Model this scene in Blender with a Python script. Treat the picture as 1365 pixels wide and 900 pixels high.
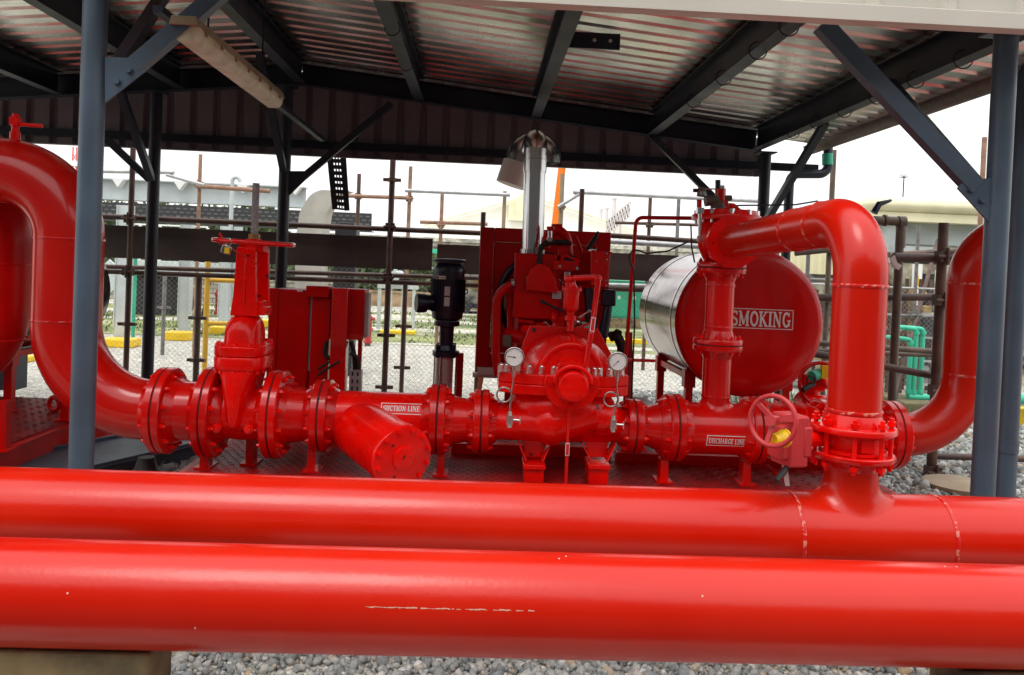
import bpy, math, random
import numpy as np
from mathutils import Vector, Matrix, Quaternion
R_ = math.radians
rng = random.Random(7)
for o in list(bpy.data.objects): bpy.data.objects.remove(o)
S = bpy.context.scene
COL = S.collection

# ------------------------------------------------------------------ camera
F = 1050.0; CX, CY = 682.5, 375.0
CAM = Vector((0, 0, 1.6)); YAW, PITCH, ROLL = R_(2.2), R_(-0.98), R_(2.35)
fw = Vector((math.sin(YAW)*math.cos(PITCH), math.cos(YAW)*math.cos(PITCH), math.sin(PITCH)))
r0 = Vector((math.cos(YAW), -math.sin(YAW), 0)); u0 = r0.cross(fw)
rt = r0*math.cos(ROLL) + u0*math.sin(ROLL); up = rt.cross(fw)
cd = bpy.data.cameras.new('camera'); cam = bpy.data.objects.new('camera', cd); COL.objects.link(cam)
M3 = Matrix((rt, up, -fw)).transposed()
cam.matrix_world = Matrix.Translation(CAM) @ M3.to_4x4()
cd.sensor_width = 36; cd.lens = 36*F/1365; cd.shift_y = -(450-CY)/1365
cd.clip_start = 0.05; cd.clip_end = 2000
S.camera = cam
# ------------------------------------------------------------------ sky, sun, exposure
W = bpy.data.worlds.new('World'); S.world = W; W.use_nodes = True
nt = W.node_tree; bg = nt.nodes['Background']
SUN_EL, SUN_AZ = R_(64), R_(208)          # azimuth measured from +Y clockwise
sky = nt.nodes.new('ShaderNodeTexSky'); sky.sky_type = 'NISHITA'; sky.sun_disc = False
sky.sun_elevation = SUN_EL; sky.sun_rotation = SUN_AZ; sky.dust_density = 1.5; sky.air_density = 1.0
hs = nt.nodes.new('ShaderNodeHueSaturation'); hs.inputs['Saturation'].default_value = 0.10
cl = nt.nodes.new('ShaderNodeMix'); cl.data_type = 'RGBA'; cl.inputs[0].default_value = .62; cl.inputs[7].default_value = (8.6, 8.7, 9.0, 1)   # overcast layer
tcs = nt.nodes.new('ShaderNodeTexCoord'); sxs = nt.nodes.new('ShaderNodeSeparateXYZ'); nt.links.new(tcs.outputs['Generated'], sxs.inputs[0])
mrs = nt.nodes.new('ShaderNodeMapRange'); mrs.inputs[1].default_value = 0; mrs.inputs[2].default_value = 1; mrs.inputs[3].default_value = 6.2; mrs.inputs[4].default_value = 15.5; nt.links.new(sxs.outputs[2], mrs.inputs[0])   # overcast sky is brighter overhead
cc = nt.nodes.new('ShaderNodeCombineColor'); [nt.links.new(mrs.outputs[0], cc.inputs[i]) for i in range(3)]; nt.links.new(cc.outputs[0], cl.inputs[7])
nt.links.new(sky.outputs[0], hs.inputs['Color']); nt.links.new(hs.outputs[0], cl.inputs[6]); nt.links.new(cl.outputs[2], bg.inputs[0])
bg.inputs[1].default_value = 0.15
sd = bpy.data.lights.new('sun', 'SUN'); sd.energy = .8; sd.angle = R_(25); sd.color = (1, .97, .92)
sun = bpy.data.objects.new('sun', sd); COL.objects.link(sun)
sdir = Vector((math.sin(SUN_AZ)*math.cos(SUN_EL), math.cos(SUN_AZ)*math.cos(SUN_EL), math.sin(SUN_EL)))
sun.rotation_euler = sdir.to_track_quat('Z', 'Y').to_euler(); sun.location = (0, -5, 12)
S.view_settings.view_transform = 'Standard'; S.view_settings.look = 'None'
S.view_settings.gamma = 1; S.view_settings.exposure = 0.45
S.cycles.max_bounces = 7; S.cycles.diffuse_bounces = 4; S.cycles.glossy_bounces = 4
S.cycles.sample_clamp_indirect = 6

# ------------------------------------------------------------------ pixel helpers
def ray(px, py): return fw + rt*((px-CX)/F) + up*((CY-py)/F)
def PY(px, py, Y): d = ray(px, py); return CAM + d*(Y/d.y)
def PZ(px, py, z=0.0): d = ray(px, py); return CAM + d*((z-CAM.z)/d.z)
def PX(px, py, X): d = ray(px, py); return CAM + d*(X/d.x)
V = Vector

# ------------------------------------------------------------------ materials
def mat(name, col, rough=.5, metal=0, spec=.5, bump=0, bscale=60, var=0, vscale=3, vcol=None, coat=0, dirt=None, cior=1.5):
    m = bpy.data.materials.new(name); m.use_nodes = True; n = m.node_tree; b = n.nodes['Principled BSDF']
    b.inputs['Base Color'].default_value = (*col, 1); b.inputs['Roughness'].default_value = rough
    b.inputs['Metallic'].default_value = metal; b.inputs['Specular IOR Level'].default_value = spec
    b.inputs['Coat Weight'].default_value = coat; b.inputs['Coat Roughness'].default_value = .10; b.inputs['Coat IOR'].default_value = cior
    tc = n.nodes.new('ShaderNodeNewGeometry')
    def noise(sc, det=4):
        x = n.nodes.new('ShaderNodeTexNoise'); x.inputs['Scale'].default_value = sc; x.inputs['Detail'].default_value = det
        n.links.new(tc.outputs['Position'], x.inputs['Vector']); return x
    last = None
    if var:
        x = noise(vscale, 6); r = n.nodes.new('ShaderNodeValToRGB')
        r.color_ramp.elements[0].position = .35; r.color_ramp.elements[1].position = .68
        r.color_ramp.elements[0].color = (*[c*(1-var) for c in col], 1)
        r.color_ramp.elements[1].color = (*(vcol or [min(1, c*(1+var)) for c in col]), 1)
        n.links.new(x.outputs[0], r.inputs[0]); last = r.outputs[0]
        mr = n.nodes.new('ShaderNodeMapRange'); mr.inputs[3].default_value = max(.02, rough-.08); mr.inputs[4].default_value = min(1, rough+.12)
        n.links.new(noise(vscale*2.3, 5).outputs[0], mr.inputs[0]); n.links.new(mr.outputs[0], b.inputs['Roughness'])
    if dirt:      # (colour, scale, threshold) small specks or chips
        x = noise(dirt[1], 2); r = n.nodes.new('ShaderNodeMapRange')
        r.inputs[1].default_value = dirt[2]; r.inputs[2].default_value = dirt[2]+.02
        n.links.new(x.outputs[0], r.inputs[0])
        mx = n.nodes.new('ShaderNodeMix'); mx.data_type = 'RGBA'
        mx.inputs[6].default_value = (*col, 1)
        if last: n.links.new(last, mx.inputs[6])
        mx.inputs[7].default_value = (*dirt[0], 1); n.links.new(r.outputs[0], mx.inputs[0]); last = mx.outputs[2]
    if last: n.links.new(last, b.inputs['Base Color'])
    if bump:
        x = noise(bscale, 3); bn = n.nodes.new('ShaderNodeBump'); bn.inputs['Strength'].default_value = bump
        bn.inputs['Distance'].default_value = .004
        n.links.new(x.outputs[0], bn.inputs['Height']); n.links.new(bn.outputs[0], b.inputs['Normal'])
    return m
RED = (0.86, .0028, .0003)
M = {}
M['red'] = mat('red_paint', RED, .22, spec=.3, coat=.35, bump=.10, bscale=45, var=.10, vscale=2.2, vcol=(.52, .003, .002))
M['pipe'] = mat('red_pipe_paint', (.62, .0078, .0002), .21, spec=.42, coat=0, bump=.10, bscale=70, var=.10, vscale=1.6, vcol=(.60, .015, .003), dirt=((.75, .35, .28), 34, .84))
M['chip'] = mat('chipped_primer', (.72, .42, .34), .6)
M['weld'] = mat('chipped_weld_paint', (.62, .006, .002), .35, bump=.4, bscale=150, dirt=((.70, .22, .16), 42, .55))
M['redold'] = mat('red_worn_paint', (.60, .003, .0005), .22, spec=.3, coat=.4, bump=.14, bscale=18, var=.12, vscale=1.2, vcol=(.60, .012, .006), dirt=((.72, .4, .35), 26, .83))
M['redcast'] = mat('red_cast_paint', (.86, .0028, .0003), .24, spec=.2, coat=.25, bump=.25, bscale=90, var=.12, vscale=6, dirt=((.16, .01, .008), 17, .70))
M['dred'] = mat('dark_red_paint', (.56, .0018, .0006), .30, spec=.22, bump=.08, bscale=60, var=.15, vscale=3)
M['pinkred'] = mat('faded_red_paint', (.50, .03, .035), .42, bump=.2, bscale=70, var=.1)
M['deck'] = mat('red_deck_paint', (.26, .004, .005), .45, spec=.2, var=.3, vscale=5)
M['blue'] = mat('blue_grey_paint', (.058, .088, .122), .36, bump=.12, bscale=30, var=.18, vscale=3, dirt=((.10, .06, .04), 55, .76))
M['blue_shaded'] = mat('shaded_blue_grey_paint', (.011, .018, .030), .42, bump=.08, var=.2, vscale=3)  # darker copy of the blue grey; shade under the roof put into the colour
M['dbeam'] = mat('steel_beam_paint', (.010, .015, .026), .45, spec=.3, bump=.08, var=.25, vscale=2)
M['rust'] = mat('rusty_brown_paint', (.075, .036, .028), .5, bump=.3, bscale=50, var=.35, vscale=6, vcol=(.12, .06, .04))
M['rustl'] = mat('rusty_tube', (.30, .17, .11), .6, bump=.3, bscale=50, var=.35, vscale=8)
M['galvd'] = mat('dull_tube', (.20, .19, .18), .5, .3, var=.3, vscale=9)
M['galv'] = mat('galvanised_tube', (.45, .45, .46), .45, .5, bump=.1, var=.15, vscale=9)
M['wood'] = mat('weathered_board', (.075, .055, .048), .8, bump=.3, bscale=20, var=.35, vscale=2)
M['cream'] = mat('cream_sheet', (.62, .58, .50), .38, bump=.05, var=.06, vscale=1.5)
M['clad'] = mat('pink_grey_cladding', (.19, .165, .18), .35, var=.15, vscale=1)
M['chrome'] = mat('bright_sheet_metal', (.66, .65, .64), .2, 1, bump=.12, bscale=9)
M['shell'] = mat('tank_shell', (.27, .22, .21), .12, 1, bump=.1, bscale=3, var=.12)  # slight red in the base colour stands for reflected red machinery
M['satin'] = mat('satin_steel', (.62, .58, .54), .36, .75)
M['steel'] = mat('stainless_steel', (.47, .44, .42), .2, 1, bump=.05, var=.08)
M['nut'] = mat('plated_nut', (.72, .70, .68), .22, 1)
M['black'] = mat('black_paint', (.006, .010, .026), .3, bump=.05)
M['rubber'] = mat('black_rubber', (.012, .012, .013), .55)
M['gask'] = mat('gasket_black', (.01, .008, .008), .7)
M['white'] = mat('white_paint', (.78, .78, .76), .5)
M['tag'] = mat('silver_label', (.55, .52, .50), .4)
M['yellow'] = mat('yellow_paint', (.85, .55, .01), .4, bump=.1, var=.1)
M['ypost'] = mat('yellow_post_paint', (.75, .42, .02), .5, bump=.2, var=.2)
M['green'] = mat('green_paint', (.03, .42, .25), .4, var=.15)
M['lgreen'] = mat('pale_green_pipe_paint', (.05, .50, .32), .45, bump=.2, var=.15)
M['conc'] = mat('concrete', (.16, .13, .08), .85, bump=.6, bscale=40, var=.6, vscale=5, vcol=(.30, .21, .10))
M['orange'] = mat('orange_crane_paint', (.85, .20, .01), .4)
M['ltgrey'] = mat('pale_grey_paint', (.50, .55, .55), .5, var=.1)
M['paleroof'] = mat('pale_yellow_roof', (.78, .74, .50), .6, var=.15, vscale=1)
M['dark'] = mat('dark_void', (.02, .02, .022), .8)
M['tray'] = mat('dark_tray', (.03, .03, .033), .5, .3)
M['lamp'] = mat('yellowed_diffuser', (.68, .58, .36), .35, bump=.3, bscale=10, var=.25, vscale=9, vcol=(.72, .66, .48))
M['lampbody'] = mat('lamp_body', (.30, .22, .13), .5, var=.2)
M['dirtw'] = mat('dirty_wall', (.45, .43, .36), .8, bump=.4, bscale=8, var=.45, vscale=3)
M['leaf'] = mat('foliage', (.055, .10, .03), .6, var=.6, vscale=1.5, vcol=(.12, .18, .06))
M['bark'] = mat('bark', (.09, .06, .04), .9, bump=.5)
M['orangep'] = mat('bronze', (.25, .14, .05), .4, .6)
M['brown'] = mat('brown_cable_pipe', (.12, .08, .06), .5, bump=.2, var=.3, vscale=7)
M['pale'] = mat('pale_stack', (.55, .5, .48), .7)
M['dial'] = mat('dial_face', (.85, .84, .82), .3)
M['ink'] = mat('black_ink', (.02, .02, .02), .5)

def roof_mat():
    m = bpy.data.materials.new('galvanised_roof_sheet'); m.use_nodes = True; n = m.node_tree; b = n.nodes['Principled BSDF']
    b.inputs['Metallic'].default_value = 1; g = n.nodes.new('ShaderNodeNewGeometry')
    x = n.nodes.new('ShaderNodeTexNoise'); x.inputs['Scale'].default_value = 1.3; x.inputs['Detail'].default_value = 7
    n.links.new(g.outputs['Position'], x.inputs['Vector'])
    r = n.nodes.new('ShaderNodeValToRGB'); r.color_ramp.elements[0].color = (.32, .31, .30, 1); r.color_ramp.elements[1].color = (.86, .85, .79, 1)
    r.color_ramp.elements[0].position = .3; r.color_ramp.elements[1].position = .6
    n.links.new(x.outputs[0], r.inputs[0]); n.links.new(r.outputs[0], b.inputs['Base Color'])
    mr = n.nodes.new('ShaderNodeMapRange'); mr.inputs[3].default_value = .16; mr.inputs[4].default_value = .34
    n.links.new(x.outputs[0], mr.inputs[0]); n.links.new(mr.outputs[0], b.inputs['Roughness'])
    mp = n.nodes.new('ShaderNodeMapping'); mp.inputs['Scale'].default_value = (3, 9, 3); n.links.new(g.outputs['Position'], mp.inputs[0])
    x2 = n.nodes.new('ShaderNodeTexNoise'); x2.inputs['Scale'].default_value = 2; n.links.new(mp.outputs[0], x2.inputs['Vector'])
    bn = n.nodes.new('ShaderNodeBump'); bn.inputs['Strength'].default_value = .13; bn.inputs['Distance'].default_value = .01
    n.links.new(x2.outputs[0], bn.inputs['Height']); n.links.new(bn.outputs[0], b.inputs['Normal'])
    return m
M['roof'] = roof_mat()
def gravel_mat():
    m = bpy.data.materials.new('gravel'); m.use_nodes = True; n = m.node_tree; b = n.nodes['Principled BSDF']
    b.inputs['Roughness'].default_value = .85; g = n.nodes.new('ShaderNodeNewGeometry')
    v = n.nodes.new('ShaderNodeTexVoronoi'); v.inputs['Scale'].default_value = 22; n.links.new(g.outputs['Position'], v.inputs['Vector'])
    w = n.nodes.new('ShaderNodeTexVoronoi'); w.feature = 'DISTANCE_TO_EDGE'; w.inputs['Scale'].default_value = 22; n.links.new(g.outputs['Position'], w.inputs['Vector'])
    sx = n.nodes.new('ShaderNodeSeparateColor'); n.links.new(v.outputs['Color'], sx.inputs[0])
    r = n.nodes.new('ShaderNodeValToRGB'); e = r.color_ramp.elements
    e[0].color = (.36, .36, .33, 1); e[1].color = (.78, .76, .68, 1); q = e.new(.5); q.color = (.58, .57, .51, 1); q = e.new(.8); q.color = (.64, .58, .46, 1)
    n.links.new(sx.outputs[0], r.inputs[0])
    mr = n.nodes.new('ShaderNodeMapRange'); mr.inputs[1].default_value = 0; mr.inputs[2].default_value = .12; mr.inputs[3].default_value = .35
    n.links.new(w.outputs['Distance'], mr.inputs[0])
    mx = n.nodes.new('ShaderNodeMix'); mx.data_type = 'RGBA'; mx.blend_type = 'MULTIPLY'; mx.inputs[0].default_value = 1
    n.links.new(r.outputs[0], mx.inputs[6]); n.links.new(mr.outputs[0], mx.inputs[7]); n.links.new(mx.outputs[2], b.inputs['Base Color'])
    bn = n.nodes.new('ShaderNodeBump'); bn.inputs['Strength'].default_value = .9; bn.inputs['Distance'].default_value = .02
    n.links.new(w.outputs['Distance'], bn.inputs['Height']); n.links.new(bn.outputs[0], b.inputs['Normal'])
    return m
M['gravel'] = gravel_mat()
def stone_mat():
    m = bpy.data.materials.new('stone_chips'); m.use_nodes = True; n = m.node_tree; b = n.nodes['Principled BSDF']
    b.inputs['Roughness'].default_value = .75; g = n.nodes.new('ShaderNodeNewGeometry')
    r = n.nodes.new('ShaderNodeValToRGB'); e = r.color_ramp.elements
    e[0].color = (.17, .18, .18, 1); e[1].color = (.60, .60, .56, 1)
    for p, c in ((.3, (.25, .27, .265, 1)), (.6, (.36, .37, .35, 1)), (.82, (.44, .43, .38, 1)), (.87, (.40, .28, .17, 1)), (.92, (.50, .50, .49, 1))):
        q = e.new(p); q.color = c
    n.links.new(g.outputs['Random Per Island'], r.inputs[0])
    x = n.nodes.new('ShaderNodeTexNoise'); x.inputs['Scale'].default_value = 120; n.links.new(g.outputs['Position'], x.inputs['Vector'])
    mx = n.nodes.new('ShaderNodeMix'); mx.data_type = 'RGBA'; mx.blend_type = 'OVERLAY'; mx.inputs[0].default_value = .6
    n.links.new(r.outputs[0], mx.inputs[6]); n.links.new(x.outputs[0], mx.inputs[7]); n.links.new(mx.outputs[2], b.inputs['Base Color'])
    return m
M['stone'] = stone_mat()
def grass_mat():
    m = mat('grass', (.10, .16, .03), .8, bump=1, bscale=6, var=.5, vscale=.8, vcol=(.30, .33, .12)); return m
M['grass'] = grass_mat()
def brick_mat():
    m = bpy.data.materials.new('block_wall'); m.use_nodes = True; n = m.node_tree; b = n.nodes['Principled BSDF']; b.inputs['Roughness'].default_value = .9
    g = n.nodes.new('ShaderNodeNewGeometry'); mp = n.nodes.new('ShaderNodeMapping'); mp.inputs['Rotation'].default_value = (R_(90), 0, 0)
    n.links.new(g.outputs['Position'], mp.inputs[0])
    k = n.nodes.new('ShaderNodeTexBrick'); k.inputs['Scale'].default_value = 1.6; k.inputs['Color1'].default_value = (.40, .37, .30, 1); k.inputs['Color2'].default_value = (.27, .25, .20, 1)
    k.inputs['Mortar'].default_value = (.14, .13, .11, 1); k.inputs['Mortar Size'].default_value = .03
    n.links.new(mp.outputs[0], k.inputs[0]); n.links.new(k.outputs[0], b.inputs['Base Color']); return m
M['brick'] = brick_mat()

# ------------------------------------------------------------------ mesh builder
def frame(a):
    a = a.normalized(); h = V((0, 0, 1)) if abs(a.z) < .9 else V((1, 0, 0))
    x = h.cross(a).normalized(); return x, a.cross(x), a
def rotm(x, y, z): return Matrix((x, y, z)).transposed()
class MB:
    def __init__(s): s.v = []; s.f = []
    def add(s, vs, fs):
        b = len(s.v); s.v += [tuple(p) for p in vs]; s.f += [tuple(i+b for i in f) for f in fs]; return s
    def box(s, c, d, R=None):
        c = V(c); vs = []
        for i in (-.5, .5):
            for j in (-.5, .5):
                for k in (-.5, .5):
                    p = V((i*d[0], j*d[1], k*d[2])); vs.append(c + (R @ p if R else p))
        return s.add(vs, [(0, 1, 3, 2), (4, 6, 7, 5), (0, 4, 5, 1), (2, 3, 7, 6), (0, 2, 6, 4), (1, 5, 7, 3)])
    def b2(s, lo, hi):
        lo, hi = V(lo), V(hi); return s.box((lo+hi)/2, hi-lo)
    def beam(s, p0, p1, w, h, upv=(0, 0, 1)):
        p0, p1 = V(p0), V(p1); a = (p1-p0).normalized(); x = V(upv).cross(a).normalized(); z = a.cross(x)
        return s.box((p0+p1)/2, (w, (p1-p0).length, h), rotm(x, a, z))
    def ibeam(s, p0, p1, D, Wd, t=.012, web=None):
        p0, p1 = V(p0), V(p1); h = V((0, 0, D/2 - t/2))
        s.beam(p0+h, p1+h, Wd, t); s.beam(p0-h, p1-h, Wd, t); s.beam(p0, p1, web or t, D-2*t-.001); return s
    def ring(s, c, x, y, r, n, off=0): return [c + x*(r*math.cos(2*math.pi*(i+off)/n)) + y*(r*math.sin(2*math.pi*(i+off)/n)) for i in range(n)]
    def tube(s, pts, r, n=24, caps=True, off=0):
        pts = [V(p) for p in pts]; rs = r if isinstance(r, (list, tuple)) else [r]*len(pts)
        T = []
        for i in range(len(pts)):
            a = pts[min(i+1, len(pts)-1)] - pts[max(i-1, 0)]; T.append(a.normalized())
        x, y, _ = frame(T[0]); vs = []
        for i, p in enumerate(pts):
            if i:
                q = T[i-1].rotation_difference(T[i]); x = q @ x; y = q @ y
            vs += s.ring(p, x, y, rs[i], n, off)
        fs = []
        for i in range(len(pts)-1):
            for j in range(n):
                k = (j+1) % n; fs.append((i*n+j, i*n+k, (i+1)*n+k, (i+1)*n+j))
        if caps: fs += [tuple(range(n))[::-1], tuple(range((len(pts)-1)*n, len(pts)*n))]
        return s.add(vs, fs)
    def cyl(s, p0, p1, r, r1=None, n=24, caps=True, off=0): return s.tube([p0, p1], [r, r if r1 is None else r1], n, caps, off)
    def lathe(s, c, axis, prof, n=40):
        x, y, a = frame(V(axis)); c = V(c); vs = []
        for t, r in prof: vs += s.ring(c + a*t, x, y, max(r, 1e-4), n)
        m = len(prof); fs = []
        for i in range(m-1):
            for j in range(n):
                k = (j+1) % n; fs.append((i*n+j, i*n+k, (i+1)*n+k, (i+1)*n+j))
        fs += [tuple(range(n))[::-1], tuple(range((m-1)*n, m*n))]
        return s.add(vs, fs)
    def torus(s, c, axis, R, r, n=48, m=10, a0=0, a1=2*math.pi):
        x, y, a = frame(V(axis)); c = V(c); full = abs(a1-a0-2*math.pi) < 1e-6; vs = []; N = n if full else n+1
        for i in range(N):
            t = a0 + (a1-a0)*i/n; d = x*math.cos(t)+y*math.sin(t)
            for j in range(m):
                q = 2*math.pi*j/m; vs.append(c + d*(R+r*math.cos(q)) + a*(r*math.sin(q)))
        fs = []
        for i in range(n):
            k = (i+1) % N
            for j in range(m): l = (j+1) % m; fs.append((i*m+j, k*m+j, k*m+l, i*m+l))
        if not full: fs += [tuple(range(m)), tuple(range(n*m, n*m+m))[::-1]]
        return s.add(vs, fs)
    def prism(s, poly, vec):
        poly = [V(p) for p in poly]; n = len(poly); vec = V(vec)
        return s.add(poly + [p+vec for p in poly], [tuple(range(n))[::-1], tuple(range(n, 2*n))] + [(i, (i+1) % n, n+(i+1) % n, n+i) for i in range(n)])
    def ball(s, c, rx, ry, rz, n=24, m=14):
        c = V(c); vs = []; fs = []
        for i in range(m+1):
            t = math.pi*i/m; t = min(max(t, .02), math.pi-.02)
            for j in range(n):
                q = 2*math.pi*j/n; vs.append(c + V((rx*math.sin(t)*math.cos(q), ry*math.sin(t)*math.sin(q), rz*math.cos(t))))
        for i in range(m):
            for j in range(n): k = (j+1) % n; fs.append((i*n+j, (i+1)*n+j, (i+1)*n+k, i*n+k))
        fs += [tuple(range(n)), tuple(range(m*n, m*n+n))[::-1]]
        return s.add(vs, fs)
def fillet(pts, R, n=12):
    pts = [V(p) for p in pts]; out = [pts[0]]
    for i in range(1, len(pts)-1):
        a = (pts[i-1]-pts[i]).normalized(); b = (pts[i+1]-pts[i]).normalized(); ang = a.angle(b); rr = R[i-1] if isinstance(R, (list, tuple)) else R
        if ang > math.pi-.02: out.append(pts[i]); continue
        d = rr/math.tan(ang/2); c = pts[i] + (a+b).normalized()*(rr/math.sin(ang/2)); s0 = pts[i]+a*d-c; s1 = pts[i]+b*d-c
        w = s0.angle(s1); ax = s0.cross(s1).normalized()
        for k in range(n+1): out.append(c + Quaternion(ax, w*k/n) @ s0)
    out.append(pts[-1]); return out

def tag(o, label=None, cat=None, group=None, kind=None):
    if label: o['label'] = label
    if cat: o['category'] = cat
    if group: o['group'] = group
    if kind: o['kind'] = kind
def thing(name, label, cat, loc=(0, 0, 0), group=None):
    o = bpy.data.objects.new(name, None); o.empty_display_size = .1; COL.objects.link(o); o.location = loc; tag(o, label, cat, group); return o
def origin(o):
    while o.parent: o = o.parent
    return o.location.copy()
def finish(me, sm, ang=38):
    if sm: me.shade_smooth(); me.set_sharp_from_angle(angle=R_(ang))
import bmesh
def mkmesh(mb, name, m, O, sm=True, ang=38):
    me = bpy.data.meshes.new(name); me.from_pydata([(v[0]-O.x, v[1]-O.y, v[2]-O.z) for v in mb.v], [], mb.f)
    bm = bmesh.new(); bm.from_mesh(me); bmesh.ops.recalc_face_normals(bm, faces=bm.faces); bm.to_mesh(me); bm.free()
    me.materials.append(m); finish(me, sm, ang); return me
def part(mb, name, m, parent, label=None, sm=True, bevel=0, ang=38):
    if isinstance(m, str): m = M[m]
    me = mkmesh(mb, name, m, origin(parent), sm, ang); o = bpy.data.objects.new(name, me); COL.objects.link(o); o.parent = parent
    if bevel:
        b = o.modifiers.new('bevel', 'BEVEL'); b.width = bevel; b.segments = 2; b.limit_method = 'ANGLE'; b.angle_limit = R_(40)
    if label: o['label'] = label
    return o
def solo(mb, name, m, label=None, cat=None, group=None, kind=None, sm=True, bevel=0, ang=38):
    if isinstance(m, str): m = M[m]
    a = np.array(mb.v); O = V(((a[:, 0].min()+a[:, 0].max())/2, (a[:, 1].min()+a[:, 1].max())/2, a[:, 2].min()))
    me = mkmesh(mb, name, m, O, sm, ang); o = bpy.data.objects.new(name, me); COL.objects.link(o); o.location = O; tag(o, label, cat, group, kind)
    if bevel:
        b = o.modifiers.new('bevel', 'BEVEL'); b.width = bevel; b.segments = 2; b.limit_method = 'ANGLE'; b.angle_limit = R_(40)
    return o
_bolt = {}
def bolts(parent, c, axis, R, n, L, s=.016, m='redcast', name='bolt', off=.5, mir=True):
    key = (round(L, 3), s, m, mir)
    if key not in _bolt:
        b = MB(); h = L/2
        b.cyl((0, 0, -h-s*1.9), (0, 0, h+s*1.9), s*.55, n=10)
        b.cyl((0, 0, h), (0, 0, h+s*1.1), s, n=6)
        if mir: b.cyl((0, 0, -h-s*1.1), (0, 0, -h), s, n=6)
        me = mkmesh(b, name, M[m], V((0, 0, 0)), True, 30); _bolt[key] = me
    x, y, a = frame(V(axis)); q = a.to_track_quat('Z', 'Y'); O = origin(parent)
    for i in range(n):
        t = 2*math.pi*(i+off)/n; p = V(c) + x*(R*math.cos(t)) + y*(R*math.sin(t))
        o = bpy.data.objects.new(name, _bolt[key]); COL.objects.link(o); o.parent = parent; o.location = p - O
        o.rotation_euler = (q @ Quaternion((0, 0, 1), i*1.7)).to_euler()
def flange(parent, c, axis, R, rin, t=.045, neck=.05, mt='red'):
    """face at c, body runs along axis (into the pipe)"""
    b = MB(); b.lathe(c, axis, [(0, R*.97), (.004, R), (t-.006, R), (t, R*.975), (t+.001, rin*1.16), (t+neck*.5, rin*1.1), (t+neck, rin+.001)], 56)
    return part(b, 'flange', mt, parent)
def pair(A, B, c, axis, R, ra, rb, nb=12, t=.045, s=.016, g=.006, mt='red'):
    """axis points from A to B"""
    a = V(axis).normalized(); c = V(c)
    flange(A, c - a*g/2, -a, R, ra, t, mt=mt); fb = flange(B, c + a*g/2, a, R, rb, t, mt=mt)
    gk = MB(); gk.cyl(c-a*(g/2-.0005), c+a*(g/2-.0005), R*.975, n=56); part(gk, 'gasket', 'gask', B)
    bolts(fb, c, a, R*.84, nb, 2*t+g, s)
def weld(parent, c, axis, r, m='pipe'):
    b = MB(); x, y, a = frame(V(axis)); c = V(c); n = 72; vs = []; k = 6
    for i in range(n):
        t = 2*math.pi*i/n; d = x*math.cos(t)+y*math.sin(t); j = rng.uniform(-.0012, .0012)
        for l in range(k):
            q = 2*math.pi*l/k; vs.append(c + d*(r+(.0045+j*.8)*math.cos(q)) + a*(.008*math.sin(q)+j))
    fs = [(i*k+j, ((i+1) % n)*k+j, ((i+1) % n)*k+(j+1) % k, i*k+(j+1) % k) for i in range(n) for j in range(k)]
    b.add(vs, fs); part(b, 'weld_seam', 'weld' if m == 'pipe' else m, parent)

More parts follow.
